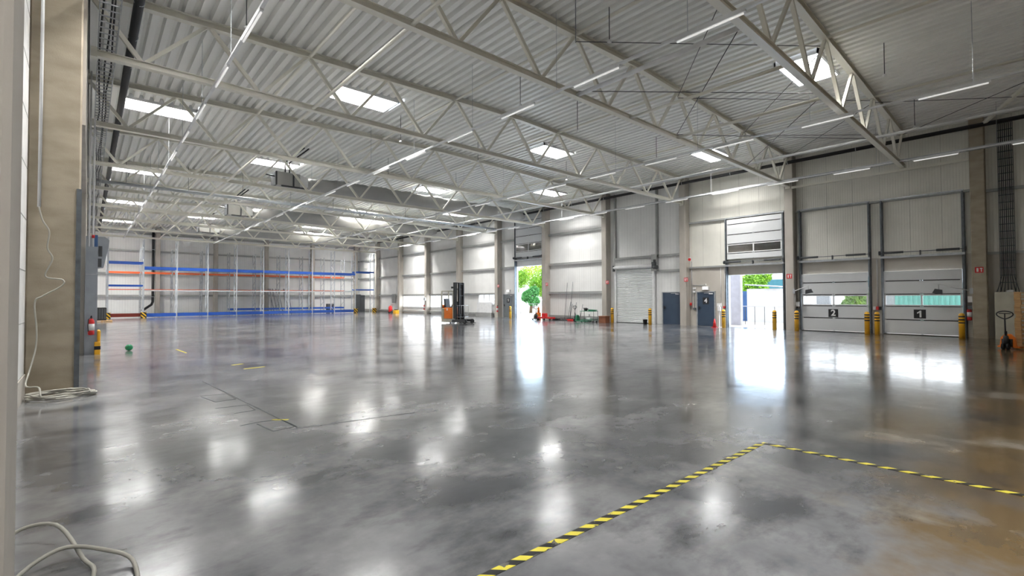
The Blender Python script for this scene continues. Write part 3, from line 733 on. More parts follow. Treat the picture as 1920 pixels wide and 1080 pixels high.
# dock swing lamps
def dock_lamp(y, z, ya, label, s):
    e = thing('dock_lamp', label, 'lamp', (27.75, y, z), 'swing arm dock lamps')
    tip = (27.3, ya, z+.28)
    MB().tube([(27.73, y, z), tip], .018, 8).build('swing_arm', 'alu_white', e)
    MB().box(27.68, 27.76, y-.05, y+.05, z-.12, z+.12).build('wall_bracket', 'galv', e)
    MB().tube([tip, (27.3, ya, z+.02)], .015, 8).build('drop_arm', 'galv', e)
    h = MB().prism([(-.17, -.1), (.17, -.1), (.12, .1), (-.12, .1)], 'x', -.06, .06); h.xf(Matrix.Translation((27.28, ya-.02*s, z-.02)) @ Matrix.Rotation(R(-12*s), 4, 'X')); h.build('lamp_head', 'dark_grey', e)
dock_lamp(8.85, 2.05, 8.05, 'swing arm floodlight reaching over dock door 2 from the column', 1)
dock_lamp(2.12, 1.98, 3.1, 'swing arm floodlight reaching over dock door 1 from the beige column', -1)
e = thing('control_box', 'grey control boxes stacked on the column edge beside dock door 2', 'control box', (28.1, 8.75, 1.2))
MB().box(27.95, 28.12, 8.7, 8.84, 1.25, 1.5).build('casing', 'white', e); MB().box(27.97, 28.12, 8.7, 8.84, .95, 1.15).build('casing', 'galv_dark', e)
e = thing('control_box', 'white control boxes beside the right track of dock door 1', 'control box', (28.1, 2.2, 1.2))
MB().box(27.95, 28.12, 2.12, 2.26, 1.5, 1.75).build('casing', 'white', e); MB().box(27.97, 28.12, 2.12, 2.26, 1.2, 1.35).build('casing', 'galv_dark', e)

# ------------------------------------------------------------------ right end: cabinet, cables, pallets, hand truck
e = thing('steel_cabinet', 'beige two door steel cabinet against the wall beside the beige column', 'cabinet', (27.95, .75, 0))
MB().box(27.7, 28.15, -.35, 1.44, 0, 1.92).build('body', 'cabinet_beige', e)
for y0, y1 in ((.56, 1.42), (-.33, .54)): 
    d = MB().bbox(27.68, 27.7, y0, y1, .12, 1.90, .004).build('door', 'cabinet_beige', e)
    MB().box(27.66, 27.68, (y0+.04) if y0 > .5 else y1-.08, (y0+.08) if y0 > .5 else y1-.04, .95, 1.1).build('handle', 'black', d)
one(MB().box(27.8, 28.05, .9, 1.1, 1.925, 1.99).lathe([(.07, 1.94), (.07, 2.0), (.05, 2.01)], (27.9, .98), 10), 'tape_roll', 'white', 'small white roll lying on top of the beige cabinet', 'roll')
e = thing('cable_ladder', 'vertical cable ladder with dark cables rising above the beige cabinet', 'cable tray', (28.15, 1.05, 2))
MB().box(28.1, 28.16, .82, .84, 2, 9).box(28.1, 28.16, 1.26, 1.28, 2, 9).build('side_rail', 'dark_grey', e)
r_ = MB()
for i in range(23): r_.box(28.12, 28.15, .82, 1.28, 2.3+i*.3, 2.33+i*.3)
r_.build('rungs', 'galv_dark', e)['kind'] = 'stuff'
for i in range(7):
    y = .88+i*.058; MB().tube([(28.07, y, 9), (28.07, y, 2.6), (28.05, y+(i-3)*.03, 2.15), (28.0, y+(i-3)*.05, 1.93)], .016, 6).build('cable', 'black' if i % 2 else 'dark_grey', e)
# pallets
pal = None
names = ['bottom', 'second', 'third', 'fourth', 'fifth', 'sixth', 'seventh', 'eighth', 'ninth', 'tenth', 'eleventh', 'twelfth', 'thirteenth', 'topmost']
def pallet(label, loc, m='wood', group=None):
    e = thing('wooden_pallet', label, 'pallet', loc, group, local=True)
    t = MB()
    for i in range(5): y = -.6+i*.265; t.box(-.4, .4, y, y+.14, .122, .144)
    t.build('deck_boards', m, e)
    s_ = MB()
    for x in (-.4, -.07, .26): s_.box(x, x+.14, -.6, .6, .1, .122).box(x, x+.14, -.6, .6, 0, .022)
    s_.build('stringer_boards', m, e)
    for x in (-.4, -.07, .26):
        for y in (-.6, -.07, .455): MB().box(x, x+.14, y, y+.145, .022, .1).build('block', m, e)
    return e
for i in range(13):
    lab = 'wooden pallet in the tall stack at the right edge, %s' % ('topmost' if i == 12 else names[i]+' from the floor' if i else 'bottom one on the floor')
    loc = (23.25+random.uniform(-.015, .015), .12+random.uniform(-.02, .02), i*.1455)
    if pal is None: pal = pallet(lab, loc, group='stacked wooden pallets')
    else: dup(pal, loc, random.uniform(-.01, .01), lab)
def pallet_jack(loc, rz, body, label, hz=1.2, tilt=0):
    e = thing('pallet_jack', label, 'pallet jack', loc, local=True); e.rotation_euler = (0, 0, rz)
    for x in (-.19, .19):
        f = MB().bbox(x-.08, x+.08, -1.25, -.15, .05, .105, .01).build('fork', body, e)
        MB().tube([(x-.04, -1.1, .035), (x+.04, -1.1, .035)], .035, 10).build('load_roller', 'white', f)
    MB().prism([(-.2, .08), (.2, .08), (.17, .38), (.07, .5), (-.07, .5), (-.17, .38)], 'y', -.2, -.1).build('body_plate', body, e)
    MB().lathe([(.07, .1), (.08, .3), (.06, .45), (.035, .46), (.035, .6)], (0, .05), 12).box(-.12, .12, -.1, .0, .1, .34).build('pump', 'black', e)
    for x in (-.06, .06):
        MB().tube([(x-.03, .08, .1), (x+.03, .08, .1)], .1, 16).build('steer_wheel', 'rubber', e)
    MB().tube([(0, .07, .45), (0, .1+tilt, hz-.28)], .02, 8).build('tiller', 'black', e)
    c = Vector((0, .1+tilt, hz-.12))
    pts = [(c.x+.20*math.cos(a), c.y, c.z+(.10*math.sin(a) if math.sin(a) > 0 else .16*math.sin(a)*(1-.35*abs(math.cos(a))))) for a in [2*math.pi*i/24 for i in range(24)]]
    MB().tube(pts, .017, 8, closed=True).tube([(c.x-.14, c.y, c.z+.02), (c.x+.14, c.y, c.z+.02)], .012, 6).tube([(c.x, c.y, c.z-.15), (c.x, c.y, c.z+.02)], .015, 6).build('tiller_grip', 'black', e)
    return e
pallet_jack((22.6, .92, 0), R(76), 'orange', 'orange pallet jack with black loop handle in front of the pallet stack', 1.28)
pallet_jack((26.6, 27.0, 0), R(140), 'wood_grey', 'pallet jack with upright handle in the light of the far open gate', 1.15)

# ------------------------------------------------------------------ things along the far right wall
e = thing('service_trolley', 'green framed trolley with tools on top before the wall panels', 'trolley', (26.8, 21.9, 0))
for z in (.17, .78): MB().box(26.55, 27.05, 21.2, 22.45, z, z+.03).build('shelf', 'green', e)
for x in (26.57, 27.03):
    for y in (21.22, 22.43): MB().tube([(x, y, .1), (x, y, .8)], .015, 6).build('post', 'dark_grey', e)
for x in (26.6, 27.0):
    for y in (21.3, 22.35): MB().tube([(x, y-.02, .06), (x, y+.02, .06)], .06, 12).build('castor', 'rubber', e)
one(MB().box(26.62, 26.95, 21.3, 21.75, .815, .9).tube([(26.7, 21.0, .87), (26.7, 21.8, .9)], .03, 6), 'tool_case', 'green', 'green tool case lying on top of the trolley', 'tool case')
one(MB().lathe([(.12, .82), (.15, .95), (.1, 1.03)], (26.8, 22.1), 10).bar((26.7, 21.8, .95), (26.9, 22.4, 1.0), .05, .05), 'work_gloves', 'black', 'dark bundle of gear on the trolley top beside the green case', 'gear')
one(MB().bbox(26.62, 26.98, 21.6, 21.95, .2, .34, .03).lathe([(.05, .34), (.05, .55), (.02, .58)], (26.8, 21.8), 10), 'paint_tin', 'white', 'pale canister on the lower trolley shelf', 'canister')
pallet_jack((26.7, 22.95, 0), R(0), 'green', 'dark pallet jack with loop handle parked left of the trolley', 1.2)
e = thing('crate', 'rusty brown box on the floor beside the yellow bollard left of the shutter', 'box', (26.9, 20.55, 0))
MB().bbox(26.65, 27.15, 20.25, 20.85, 0, .46, .03).build('box_body', 'rust', e); MB().box(26.63, 27.17, 20.23, 20.87, .44, .48).build('rim', 'rust', e)
# brooms leaning on the wall
for i, (y, z1, lean, m_, lab) in enumerate(((25.05, 2.95, .05, 'galv_dark', 'tallest thin pole, left, leaning on the panel wall by the brooms'), (24.55, 3.0, 0, 'galv_dark', 'tall thin pole, right, leaning on the panel wall by the brooms'),
        (25.0, 1.45, -.25, 'red', 'broom with pale head leaning left of the brooms row'), (24.8, 1.25, -.22, 'black', 'short dark broom leaning between the two tall poles'),
        (24.3, 1.4, -.12, 'red', 'red headed broom leaning right of the tall poles'), (23.95, 1.25, -.4, 'galv', 'thin scraper leaning far right of the brooms'))):
    e = thing('broom', lab, 'broom', (27.8, y, 0), 'brooms and poles leaning on the wall')
    MB().tube([(27.85, y-lean*-1, .08), (28.2, y+lean, z1)], .018, 6).build('handle', 'galv_dark', e)
    MB().box(27.8, 27.9, y+lean-.22, y+lean+.22, .0, .09).build('broom_head', m_, e)
e = thing('floor_squeegee', 'long low sweeping head lying before the brooms', 'sweeper', (27.5, 25.2, 0))
MB().box(27.4, 27.55, 24.2, 26.0, 0, .06).build('blade', 'dark_grey', e); MB().bbox(27.35, 27.6, 25.3, 25.9, .06, .14, .02).build('head', 'black', e); MB().bbox(27.35, 27.6, 23.95, 24.4, .02, .12, .02).build('end_block', 'red', e)
e = thing('scaffold_truck', 'low red floor truck on the floor beside the far gate column', 'floor truck', (26.9, 26.2, 0))
MB().box(26.6, 27.1, 25.4, 26.9, .14, .26).build('frame', 'red', e)
for y in (25.55, 26.15, 26.75):
    MB().tube([(26.62, y, .08), (26.67, y, .08)], .08, 12).build('wheel', 'rubber', e)
MB().bbox(26.7, 27.0, 26.1, 26.5, .26, .55, .03).build('motor', 'red', e)
one(MB().box(27.2, 27.5, 27.35, 27.6, 0, .55).lathe([(.1, .55), (.08, .95), (.05, 1.0)], (27.35, 27.47), 12), 'cone_stack', 'orange', 'orange stacked post beside the pallet jack in the far gate', 'post')
# white board
e = thing('white_board', 'large white panel standing against the wall right of the reach truck', 'board', (28.0, 35.4, .2))
MB().box(27.95, 28.0, 34.2, 36.45, .4, 1.35).build('panel', 'alu_white', e)
MB().box(27.9, 28.1, 34.2, 36.6, 0, .4).build('base', 'steel_girt', e)
e = thing('extinguisher_trolley', 'wheeled red fire extinguisher by the far wall columns', 'fire extinguisher', (26.7, 51.5, 0))
MB().lathe([(.1, .12), (.22, .18), (.23, .7), (.15, .85), (.04, .92)], (26.7, 51.5), 16).build('cylinder', 'red', e)
for s_ in (-1, 1): MB().tube([(26.7, 51.5+s_*.3, .15), (26.7, 51.5+s_*.24, .15)], .15, 14).build('wheel', 'rubber', e)
MB().tube([(26.8, 51.3, .7), (26.9, 51.3, 1.05), (26.9, 51.7, 1.05), (26.8, 51.7, .7)], .02, 6).build('handle', 'red', e)
e = thing('machine', 'small orange machine beside the wheeled red extinguisher', 'machine', (26.9, 50.4, 0))
MB().bbox(26.6, 27.1, 50.1, 50.7, 0, .4, .05).build('casing', 'yellow', e); MB().box(26.7, 27, 50.2, 50.6, .4, .5).build('lid', 'black', e)
one(MB().box(28.05, 28.12, 52.9, 53.7, 1.2, 2.3).box(28.04, 28.05, 52.95, 53.65, 1.3, 2.25), 'notice_board', 'steel_girt', 'grey framed notice board on the far wall above the red extinguisher', 'notice board')
e = thing('wall_cabinet', 'small white box on the column behind the reach truck', 'box', (27.7, 45.2, 1.6))
MB().box(27.6, 27.75, 45.3, 45.65, 1.5, 1.85).build('casing', 'white', e); MB().box(27.59, 27.6, 45.33, 45.5, 1.55, 1.8).build('cover', 'galv', e)

# ------------------------------------------------------------------ reach truck
e = thing('reach_truck', 'orange and grey reach truck with dark twin mast in the middle of the hall', 'forklift', (19.45, 27.6, 0), local=True)
e.rotation_euler = (0, 0, -YAW-R(27))
MB().bbox(-1.08, .0, -.45, .45, .08, .32, .04).bbox(-1.08, -.86, -.45, .45, .3, 1.05, .04).build('chassis', 'cabinet_beige', e)
MB().bbox(-.84, -.12, -.47, .40, .34, 1.1, .05).build('battery_cover', 'orange', e)
MB().bbox(-1.1, -.96, -.40, .40, .45, 1.3, .05).build('rear_cover', 'orange', e)
MB().box(-.6, -.5, -.475, -.468, .9, 1.05).build('badge', 'white', e)
MB().bbox(-.55, -.2, -.3, .3, 1.08, 1.18, .04).prism([(-.92, 1.1), (-.78, 1.1), (-.86, 1.72), (-.98, 1.72)], 'y', -.26, .26).build('seat', 'dark_grey', e)
MB().prism([(-.45, 1.15), (-.2, 1.15), (-.1, 1.5), (-.2, 1.52)], 'y', -.15, .35).build('console', 'black', e)
g = MB()
for y in (-.42, .42):
    g.bar((-1.03, y, 1.0), (-1.03, y, 2.25), .07, .07).bar((-1.03, y, 2.25), (-.05, y, 2.25), .06, .06).bar((-.08, y, .3), (-.08, y, 2.25), .06, .06)
for x in [-1.0+.15*i for i in range(7)]: g.bar((x, -.42, 2.25), (x, .42, 2.25), .04, .03)
g.build('overhead_guard', 'cabinet_beige', e)
m_ = MB()
for y in (-.42, .42):
    m_.box(-.02, .2, y-.07, y+.07, .12, 2.85)
for z in (2.78, 2.35, .55): m_.box(.02, .12, -.42, .42, z, z+.07)
m_.build('outer_mast', 'dark_grey', e)
i_ = MB()
for y in (-.27, .27): i_.box(.24, .36, y-.05, y+.05, .15, 2.83)
for z in (2.7, 1.9, .3): i_.box(.26, .34, -.27, .27, z, z+.06)
i_.build('inner_mast', 'black', e)
MB().tube([(.12, 0, .2), (.12, 0, 2.35)], .045, 10).tube([(.2, .12, .4), (.2, .12, 2.7)], .012, 6).build('lift_cylinder', 'galv', e)
c_ = MB()
for z in (.45, 1.25): c_.tube([(.22, -.42, z), (.62, -.42, z), (.62, .42, z), (.22, .42, z)], .018, 6)
for x, y in ((.3, -.42), (.62, -.42), (.62, -.15), (.62, .15), (.62, .42), (.3, .42)): c_.tube([(x, y, .45), (x, y, 1.25)], .015, 6)
c_.build('load_backrest', 'galv', e)
for y in (-.48, .48):
    l = MB().bbox(-.1, 1.0, y-.09, y+.09, .1, .28, .03).build('support_leg', 'dark_grey', e)
    MB().tube([(.92, y-.06, .15), (.92, y+.06, .15)], .15, 18).tube([(.92, y-.065, .15), (.92, y+.065, .15)], .06, 10).build('wheel', 'rubber', e)
    MB().tube([(-.0, y-.05, .17), (-.0, y+.05, .17)], .17, 18).build('wheel', 'galv', e)
for y in (-.25, .25):
    MB().box(.4, 1.35, y-.05, y+.05, .03, .07).box(.36, .4, y-.05, y+.05, .03, .6).build('fork', 'black', e)
MB().tube([(-.6, -.03, .09), (-.6, .07, .09)], .09, 14).build('drive_wheel', 'rubber', e)
MB().tube([(-.06, -.42, 2.5), (-.2, -.42, 2.5)], [.05, .08], 10).build('work_light', 'dark_grey', e)

# ------------------------------------------------------------------ pallet racking at the back
XK = [1.4+2.6*i for i in range(11)]; XK[10] = 27.25
def upright(e, x, y0, d, h, m='galv_light'):
    f = MB()
    for y in (y0, y0+d): f.box(x-.05, x+.05, y-.035, y+.035, 0, h).box(x-.09, x+.09, y-.07, y+.07, 0, .02)
    z = .25; s_ = 0
    while z+.6 < h:
        a, c = (y0, y0+d) if s_ % 2 == 0 else (y0+d, y0); f.bar((x, a, z), (x, c, z+.6), .03, .03); z += .6; s_ += 1
    return f.build('upright_frame', m, e)
def beams(e, ks, y0, d, z, m, h=.14, front=True):
    for k_ in ks:
        for y in (y0-.05, y0+d+.05):
            MB().box(XK[k_]+.05, XK[k_+1]-.05, y-.025, y+.025, z-h/2, z+h/2).build('load_beam', m, e)
e = thing('pallet_rack', 'front row of galvanised pallet racking with blue beams along the back', 'rack', (XK[0], 57, 0))
for i, x in enumerate(XK): upright(e, x, 57.0, 1.1, 7.45)
beams(e, (0,), 57, 1.1, 5.2, 'blue_beam', .2); beams(e, (0,), 57, 1.1, 3.05, 'blue_beam', .16)
beams(e, range(1, 9), 57, 1.1, 4.75, 'blue_beam', .26); beams(e, range(1, 9), 57, 1.1, 2.6, 'galv_light', .1)
beams(e, (9,), 57, 1.1, 5.05, 'blue_beam', .18); beams(e, (9,), 57, 1.1, 2.85, 'blue_beam', .14)
beams(e, (0,), 57, 1.1, .28, 'brown_beam', .3); beams(e, range(1, 9), 57, 1.1, .25, 'blue_beam', .3)
e = thing('pallet_rack', 'rear row of galvanised pallet racking with orange beams before the back wall', 'rack', (XK[0], 60.4, 0))
for i, x in enumerate(XK[:10]): upright(e, x, 60.4, 1.1, 6.9, 'galv')
beams(e, range(0, 9), 60.4, 1.1, 4.45, 'orange_beam', .14); beams(e, range(0, 9), 60.4, 1.1, 2.75, 'orange_beam', .06)
beams(e, range(4, 9), 60.4, 1.1, .6, 'blue_beam', .2)
for x, lab in ((XK[0], 'left end of the front rack'), (XK[1], 'second upright of the front rack'), (XK[9], 'second last upright of the front rack'), (XK[10], 'last upright of the front rack')):
    one(MB().box(x-.22, x+.22, 56.72, 56.76, 0, .55).box(x-.22, x-.18, 56.72, 57.0, 0, .55).box(x+.18, x+.22, 56.72, 57.0, 0, .55), 'rack_guard', 'hazard', 'yellow and black striped guard at the '+lab, 'guard', 'striped rack guards', loc=(x, 56.8, 0))
e = thing('frame_bundle', 'bundle of spare galvanised rack frames leaning at the back wall', 'frames', (17, 62.3, 0))
for i in range(9):
    x = 16.2+i*.33; MB().bar((x, 61.95, 0), (x+random.uniform(-.5, .3), 62.9, 3.0), .06, .06).build('spare_upright', 'galv_dark', e)
one(MB().box(26.2, 26.9, 60.2, 60.35, 0, 2.3).box(26.9, 27.5, 60.2, 60.35, 0, 2.2).box(26.88, 26.92, 60.15, 60.2, 0, 2.3), 'door_leaf_stored', 'dark_grey', 'dark spare door leaf standing in the last rack bay', 'door leaf')
one(MB().bbox(23.2, 24.1, 61.8, 62.4, 0.0, 1.1, .03), 'storage_box', 'dark_grey', 'dark grey box on the floor behind the rear rack', 'box')
# battery on a pallet at far left
dup(pal, (.9, 49.0, 0), R(90), 'dark pallet carrying the black battery block near the left wall')
for ch in bpy.data.objects: pass
e = thing('battery_block', 'black battery block standing on a pallet near the left wall', 'battery', (.75, 49, .144))
MB().bbox(.35, 1.15, 48.7, 49.3, .146, 1.15, .03).build('casing', 'black', e)
for i in range(5): MB().box(.4+i*.15, .5+i*.15, 48.69, 48.7, .25, 1.05).build('fin', 'dark_grey', e)
MB().tube([(.45, 49, 1.15), (.45, 49, 1.4)], .02, 6).build('terminal', 'black', e)

# ------------------------------------------------------------------ left side things
e = thing('upright_cabinet', 'tall narrow blue grey cabinet standing beyond the left column', 'cabinet', (.1, 20.6, 0))
MB().box(-.045, .25, 20.38, 20.74, 0, 2.55).build('lower_body', 'cabinet_grey', e)
MB().box(-.045, .25, 20.38, 20.74, 2.57, 3.45).build('upper_body', 'cabinet_grey', e)
MB().box(-.045, .252, 20.375, 20.74, 2.55, 2.575).build('joint_strip', 'galv', e)
e = thing('impact_guard', 'yellow guard with black band at the foot of the blue grey cabinet', 'guard', (.28, 20.3, 0))
MB().bbox(.19, .34, 20.24, 20.34, 0, .4, .02).bbox(.26, .34, 20.34, 21.1, 0, .75, .02).build('guard_body', 'yellow', e)
MB().box(.187, .343, 20.237, 20.343, .15, .26).build('black_band', 'black', e)
e = thing('supply_pipe', 'pair of thin white pipes with red ring above the blue grey cabinet', 'pipe', (.05, 20.7, 3.5))
MB().tube([(.03, 20.6, 3.45), (.03, 20.6, 9.2)], .025, 8).build('pipe', 'white', e)
MB().tube([(.13, 20.6, 3.45), (.13, 20.6, 7.7)], .025, 8).build('pipe', 'white', e); MB().lathe([(.04, 3.75), (.04, 3.85)], (.13, 20.6), 10).build('ring', 'red', e)
one(MB().box(.17, .26, 22.0, 22.3, 3.6, 4.0), 'wall_sign', 'blue_steel', 'small blue sign sticking out above the blue grey cabinet', 'sign')
e = thing('unit_heater', 'light grey wall mounted air heater with tapering hood high on the left wall', 'heater', (.3, 30, 4))
MB().prism([(-.1, 4.75), (.62, 4.75), (.78, 4.6), (.74, 4.2), (.58, 3.3), (.3, 3.25), (.3, 3.7), (-.1, 3.7)], 'y', 30, 31).build('hood', 'cabinet_grey', e)
MB().box(.38, .52, 29.98, 30.0, 3.8, 4.3).box(.36, .5, 29.98, 30.0, 3.3, 3.7).build('grille', 'dark_grey', e)
# football
b_ = MB(); 
rings = [(.11*math.sin(math.pi*i/14), .11-.11*math.cos(math.pi*i/14)) for i in range(15)]
e = one(b_.lathe([(r_, z_) for r_, z_ in rings], (0, 0), 22), 'football', 'ball_green', 'green and black football lying alone on the floor at left', 'ball'); e.location = (1.09, 20.9, 0)
# conduit on the near beige column, loose cable and coil
one(MB().tube([(-.66, 12.17, 9.3), (-.67, 12.17, 3.44)], .025, 8), 'conduit', 'alu_white', 'thin white conduit running down the beige concrete column at left', 'conduit')
def smooth(pts, n=6):
    P = [Vector(p) for p in pts]; out = []
    for i in range(len(P)-1):
        a, b2, c, d = P[max(i-1, 0)], P[i], P[i+1], P[min(i+2, len(P)-1)]
        for t in [j/n for j in range(n)]:
            out.append(.5*((2*b2)+(-a+c)*t+(2*a-5*b2+4*c-d)*t*t+(-a+3*b2-3*c+d)*t**3))
    out.append(P[-1]); return out
pts = [(-.67, 12.15, 3.44), (-.62, 12.14, 3.2), (-.53, 12.13, 3.0), (-.55, 12.14, 2.7), (-.48, 12.13, 2.5), (-.57, 12.13, 2.18), (-.34, 12.12, 2.12), (-.36, 12.12, 2.0), (-.60, 12.12, 1.82), (-.70, 12.11, 1.7), (-.67, 12.1, 1.2), (-.68, 12.05, .85), (-.74, 11.9, .5), (-.76, 11.6, .28), (-.6, 11.5, .25), (-.5, 11.4, .05)]
coil = []
for i in range(70):
    a = i*.46; rr = 1+.12*math.sin(i*1.9)
    coil.append((-.33+.42*rr*math.cos(a)+.02*math.sin(i), 11.75+.42*rr*math.sin(a)*.9, .02+.0012*i+.012*abs(math.sin(i*2.1))))
one(MB().tube(smooth(pts+coil), .013, 6), 'loose_cable', 'cable', 'pale grey cable hanging down the beige column into a coil on the floor', 'cable')
for pp, lab in (([(-.20, 3.0, .02), (-.36, 4.3, .02), (-.38, 4.85, .1), (-.15, 4.7, .16), (.0, 4.25, .05), (.05, 4.0, .02), (-.1, 3.2, .02), (-.15, 2.4, .02)], 'grey cable loop on the floor by the near left pillar, rear one'),
                ([(-.15, 3.2, .02), (-.33, 4.1, .03), (-.12, 4.35, .11), (.12, 4.2, .08), (.25, 4.0, .03), (.2, 3.4, .02), (-.1, 2.6, .02)], 'grey cable loop on the floor by the near left pillar, front one')):
    one(MB().tube(smooth(pp), .013, 8), 'loose_cable', 'cable', lab, 'cable')

# ------------------------------------------------------------------ floor tape and marks
one(MB().box(-.2, 6.04, -.035, .035, .001, .004), 'floor_tape', 'tape', 'long yellow and black striped tape across the near floor', 'floor tape', 'striped floor tapes', loc=(0, 0, 0)).location = (0, 2.42, 0)
bpy.data.objects['floor_tape'].rotation_euler = (0, 0, R(-1.1))
ft = one(MB().box(-.035, .035, -6, 0, .001, .004), 'floor_tape', 'tape', 'yellow and black striped tape running off to the right from the corner', 'floor tape', 'striped floor tapes'); ft.location = (6.07, 2.31, 0); ft.rotation_euler = (0, 0, R(2.4))
def mark(pts, w_, m, label):
    b_ = MB()
    for a, c in zip(pts[:-1], pts[1:]): b_.bar((*a, .0015), (*c, .0015), w_, .002)
    return one(b_, 'floor_mark', m, label, 'floor mark', 'old floor marks')
mark([(1.86, 12.0), (2.02, 9.2), (2.16, 6.77), (3.77, 6.5)], .02, 'dark_grey', 'thin dark L shaped line on the floor at left centre')
mark([(1.6, 7.45), (1.83, 7.5), (2.12, 7.45), (2.16, 6.9), (1.86, 6.85), (1.8, 7.4)], .018, 'dark_grey', 'small dark rectangle outline near the bend of the floor line')
mark([(1.55, 8.9), (2.0, 8.85), (2.0, 8.35), (1.7, 8.3)], .014, 'dark_grey', 'faint dark rectangle outline, second along the floor line')
mark([(1.55, 10.2), (1.95, 10.15), (1.97, 9.5), (1.65, 9.45), (1.55, 10.1)], .014, 'dark_grey', 'faint dark rectangle outline farther along the floor line')
mark([(2.02, 7.5), (2.2, 7.35)], .05, 'tape_yellow', 'yellow tape scrap on the floor line bend')
mark([(2.88, 14.4), (3.17, 14.5)], .08, 'tape_yellow', 'worn pale yellow tape scrap at left centre, upper one')
mark([(2.95, 13.4), (3.45, 13.5)], .07, 'tape_yellow', 'worn pale yellow tape scrap at left centre, longer lower one')
mark([(2.35, 20.3), (2.44, 18.7)], .05, 'tape_yellow', 'thin yellow line piece on the floor past the football')

# ------------------------------------------------------------------ outside
struct(MB().box(28.55, 120, -30, 110, -.12, -.04), 'ground', 'asphalt')
def leaves(c, rad, n, size, m, name, parent):
    b_ = MB(); C3 = Vector(c); blobs = [(C3, Vector(rad)*.75)]
    for i in range(6):
        a = i*1.05+C3.x; blobs.append((C3+Vector((math.cos(a)*rad[0]*.5, math.sin(a)*rad[1]*.5, random.uniform(-.45, .55)*rad[2])), Vector(rad)*random.uniform(.35, .52)))
    for i in range(n):
        q0, r0 = blobs[i % len(blobs)]
        while True:
            p = Vector((random.uniform(-1, 1), random.uniform(-1, 1), random.uniform(-1, 1)))
            if .35 < p.length < 1 and noise.noise(p*3+q0) > -.25: break
        p = Vector((p.x*r0.x, p.y*r0.y, p.z*r0.z))+q0
        a = Vector((random.gauss(0, 1), random.gauss(0, 1), random.gauss(0, 1))).normalized(); q = a.orthogonal().normalized(); s_ = size*random.uniform(.6, 1.3)
        a2 = a.cross(q)
        b_._add([p-q*s_, p+a2*s_*.5, p+q*s_, p-a2*s_*.5], [(0, 1, 2, 3)])
    return b_.build(name, m, parent)
def tree(x, y, h, r, m, label):
    e = thing('tree', label, 'tree', (x, y, -.04), 'trees outside')
    MB().tube([(x, y, -.04), (x+.1, y, h*.4), (x-.05, y+.1, h*.75)], [.18, .13, .05], 8).tube([(x+.1, y, h*.4), (x+.8, y+.4, h*.65)], [.07, .03], 6).tube([(x+.1, y, h*.4), (x-.6, y-.6, h*.65)], [.07, .03], 6).build('trunk', 'bark', e)
    leaves((x, y, h*.6), (r, r, h*.42), 5200, .12, m, 'crown', e)
tree(45, 50.2, 7.2, 2.6, 'leaf', 'bright green tree seen through the far open gate, left')
tree(50.5, 48.6, 7.6, 2.6, 'leaf_yellow', 'yellow green tree seen through the far open gate, right')
tree(39.8, 41.3, 3.2, 1.3, 'leaf_dark', 'dark green small tree low in the middle of the far open gate')
tree(44, 43.2, 6.4, 2.3, 'leaf', 'green tree at the right edge of the far open gate')
tree(56.5, 58, 8, 3.4, 'leaf_yellow', 'tall yellow green tree farthest behind the far open gate')
tree(52, 20.3, 5.2, 1.9, 'leaf', 'green tree between the buildings outside the near open gate')
tree(36.5, 7.9, 2.6, 1.1, 'leaf', 'young green tree outside the window of dock door 2')
e = thing('yard_fence', 'low fence of thin posts outside the far open gate', 'fence', (40, 40, 0))
for y in range(36, 52, 2): MB().tube([(37, y, -.04), (37, y, 1.1)], .03, 6).build('post', 'galv', e)
MB().tube([(37, 36, 1.1), (37, 50, 1.1)], .02, 6).build('rail', 'galv', e)
e = thing('yard_railing', 'white steel railing outside the near open gate', 'railing', (32.5, 12.5, 0))
MB().tube([(32.5, 9.6, 1.15), (32.5, 15.4, 1.15)], .025, 8).build('top_rail', 'out_white', e)
for i in range(10): MB().tube([(32.5, 9.7+i*.6, -.04), (32.5, 9.7+i*.6, 1.15)], .016, 6).build('post', 'dark_grey', e)
e = thing('white_shed', 'white flat roofed shed outside the near open gate', 'building', (38, 13, 0))
MB().box(36.0, 39, 12.35, 14.6, -.04, 2.35).build('wall', 'out_white', e)
MB().prism([(12.32, 2.42), (14.68, 2.62), (14.68, 2.7), (12.32, 2.5)], 'x', 35.8, 39.2).build('roof', 'galv', e)
e = thing('side_annex', 'lilac grey clad annex wall at the left of the near open gate', 'building', (34, 15.5, 0))
MB().box(31.2, 31.4, 13.0, 14.0, -.04, 4.2).box(31.4, 32.4, 13.9, 14.0, -.04, 4.2).build('clad_wall', 'out_lilac', e)
MB().box(31.15, 31.2, 12.98, 13.06, -.04, 4.2).build('corner_trim', 'out_white', e)
e = thing('blue_container', 'blue container door between annex and white shed', 'container', (37.5, 15.5, 0))
MB().box(37.0, 40, 14.7, 16.9, -.04, 2.2).build('container_body', 'blue_steel', e)
for i in range(4): MB().box(36.96, 37.0, 14.8+i*.5, 14.86+i*.5, .1, 2.1).build('locking_bar', 'out_white', e)
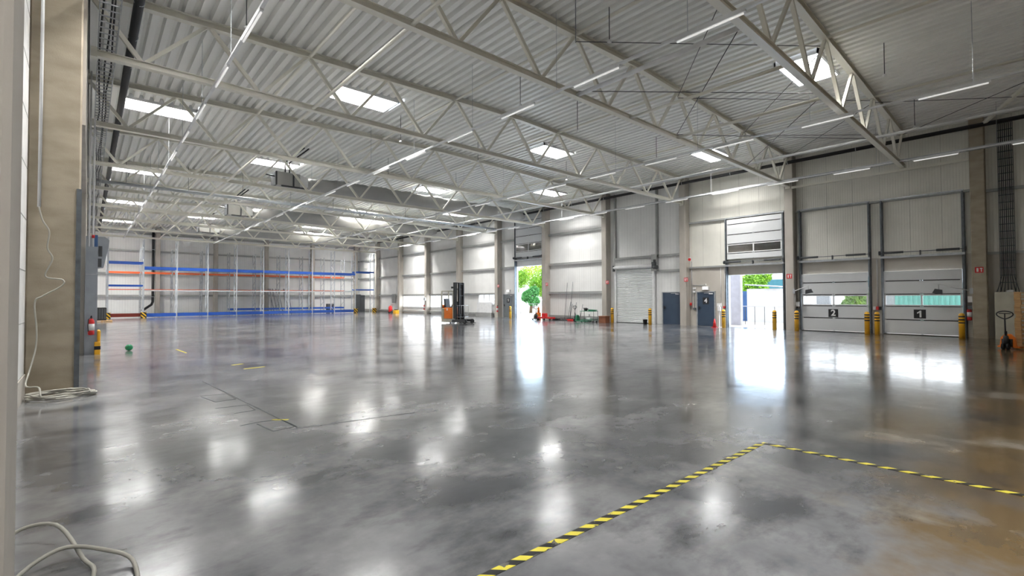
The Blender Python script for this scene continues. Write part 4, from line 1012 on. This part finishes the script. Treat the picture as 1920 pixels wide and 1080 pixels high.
e = thing('office_building', 'distant white building with a long dark window band', 'building', (62, 18, 0))
MB().box(60, 70, 10, 24.5, -.04, 5.4).build('wall', 'out_white', e)
MB().box(59.95, 60, 11, 23.6, 2.75, 3.8).build('window_band', 'out_glass', e); MB().box(59.8, 70, 9.8, 24.6, 5.4, 5.55).build('roof_edge', 'galv', e)
e = thing('teal_container', 'teal ribbed container outside the window of dock door 1', 'container', (39, 4.5, 0))
q = MB(); y = 2.9
while y < 6.3: q.box(38.0, 38.06, y, y+.12, -.04, 2.5); y += .24
q.build('ribs', 'out_teal', e); MB().box(38.06, 40.5, 2.8, 6.4, -.04, 2.55).build('container_body', 'out_teal', e)
one(MB().box(38.2, 38.6, 6.4, 7.3, -.04, 2.6), 'yard_pier', 'cabinet_grey', 'grey concrete pier beside the teal container', 'pier')
one(MB().box(39, 39.4, 10.2, 11.0, -.04, 2.8), 'yard_pier', 'cabinet_grey', 'grey pier outside the window of dock door 2', 'pier')
e = thing('yard_gate', 'white barred gate outside the left end of dock door 2 window', 'gate', (38, 12, 0))
for i in range(9): MB().box(37.0, 37.05, 11.0+i*.15, 11.05+i*.15, -.04, 2.6).build('bar', 'out_white', e)
MB().box(36.98, 37.0, 10.95, 12.3, 1.6, 1.7).build('rail', 'out_white', e)
e = thing('parked_car', 'dark blue car parked outside dock door 2', 'car', (40, 9, 0))
MB().prism([(7.0, .3), (11.0, .3), (11.1, .8), (10.2, .95), (9.6, 1.45), (8.1, 1.45), (7.4, .95), (6.95, .8)], 'x', 41, 42.7).build('body', 'car_blue', e)
for y in (7.9, 10.2):
    for x in (40.98, 42.6): MB().tube([(x, y, .32), (x+.15, y, .32)], .34, 16).build('wheel', 'rubber', e)
MB().prism([(8.2, .98), (9.9, .98), (9.5, 1.38), (8.25, 1.38)], 'x', 40.985, 41.0).build('side_window', 'out_glass', e)
one(MB().box(75, 76, -20, 100, -.04, 1.2), 'boundary_wall', 'out_white', 'distant low white boundary wall beyond the yard', 'wall')

for ob in bpy.data.objects:
    if '_o' in ob: del ob['_o']
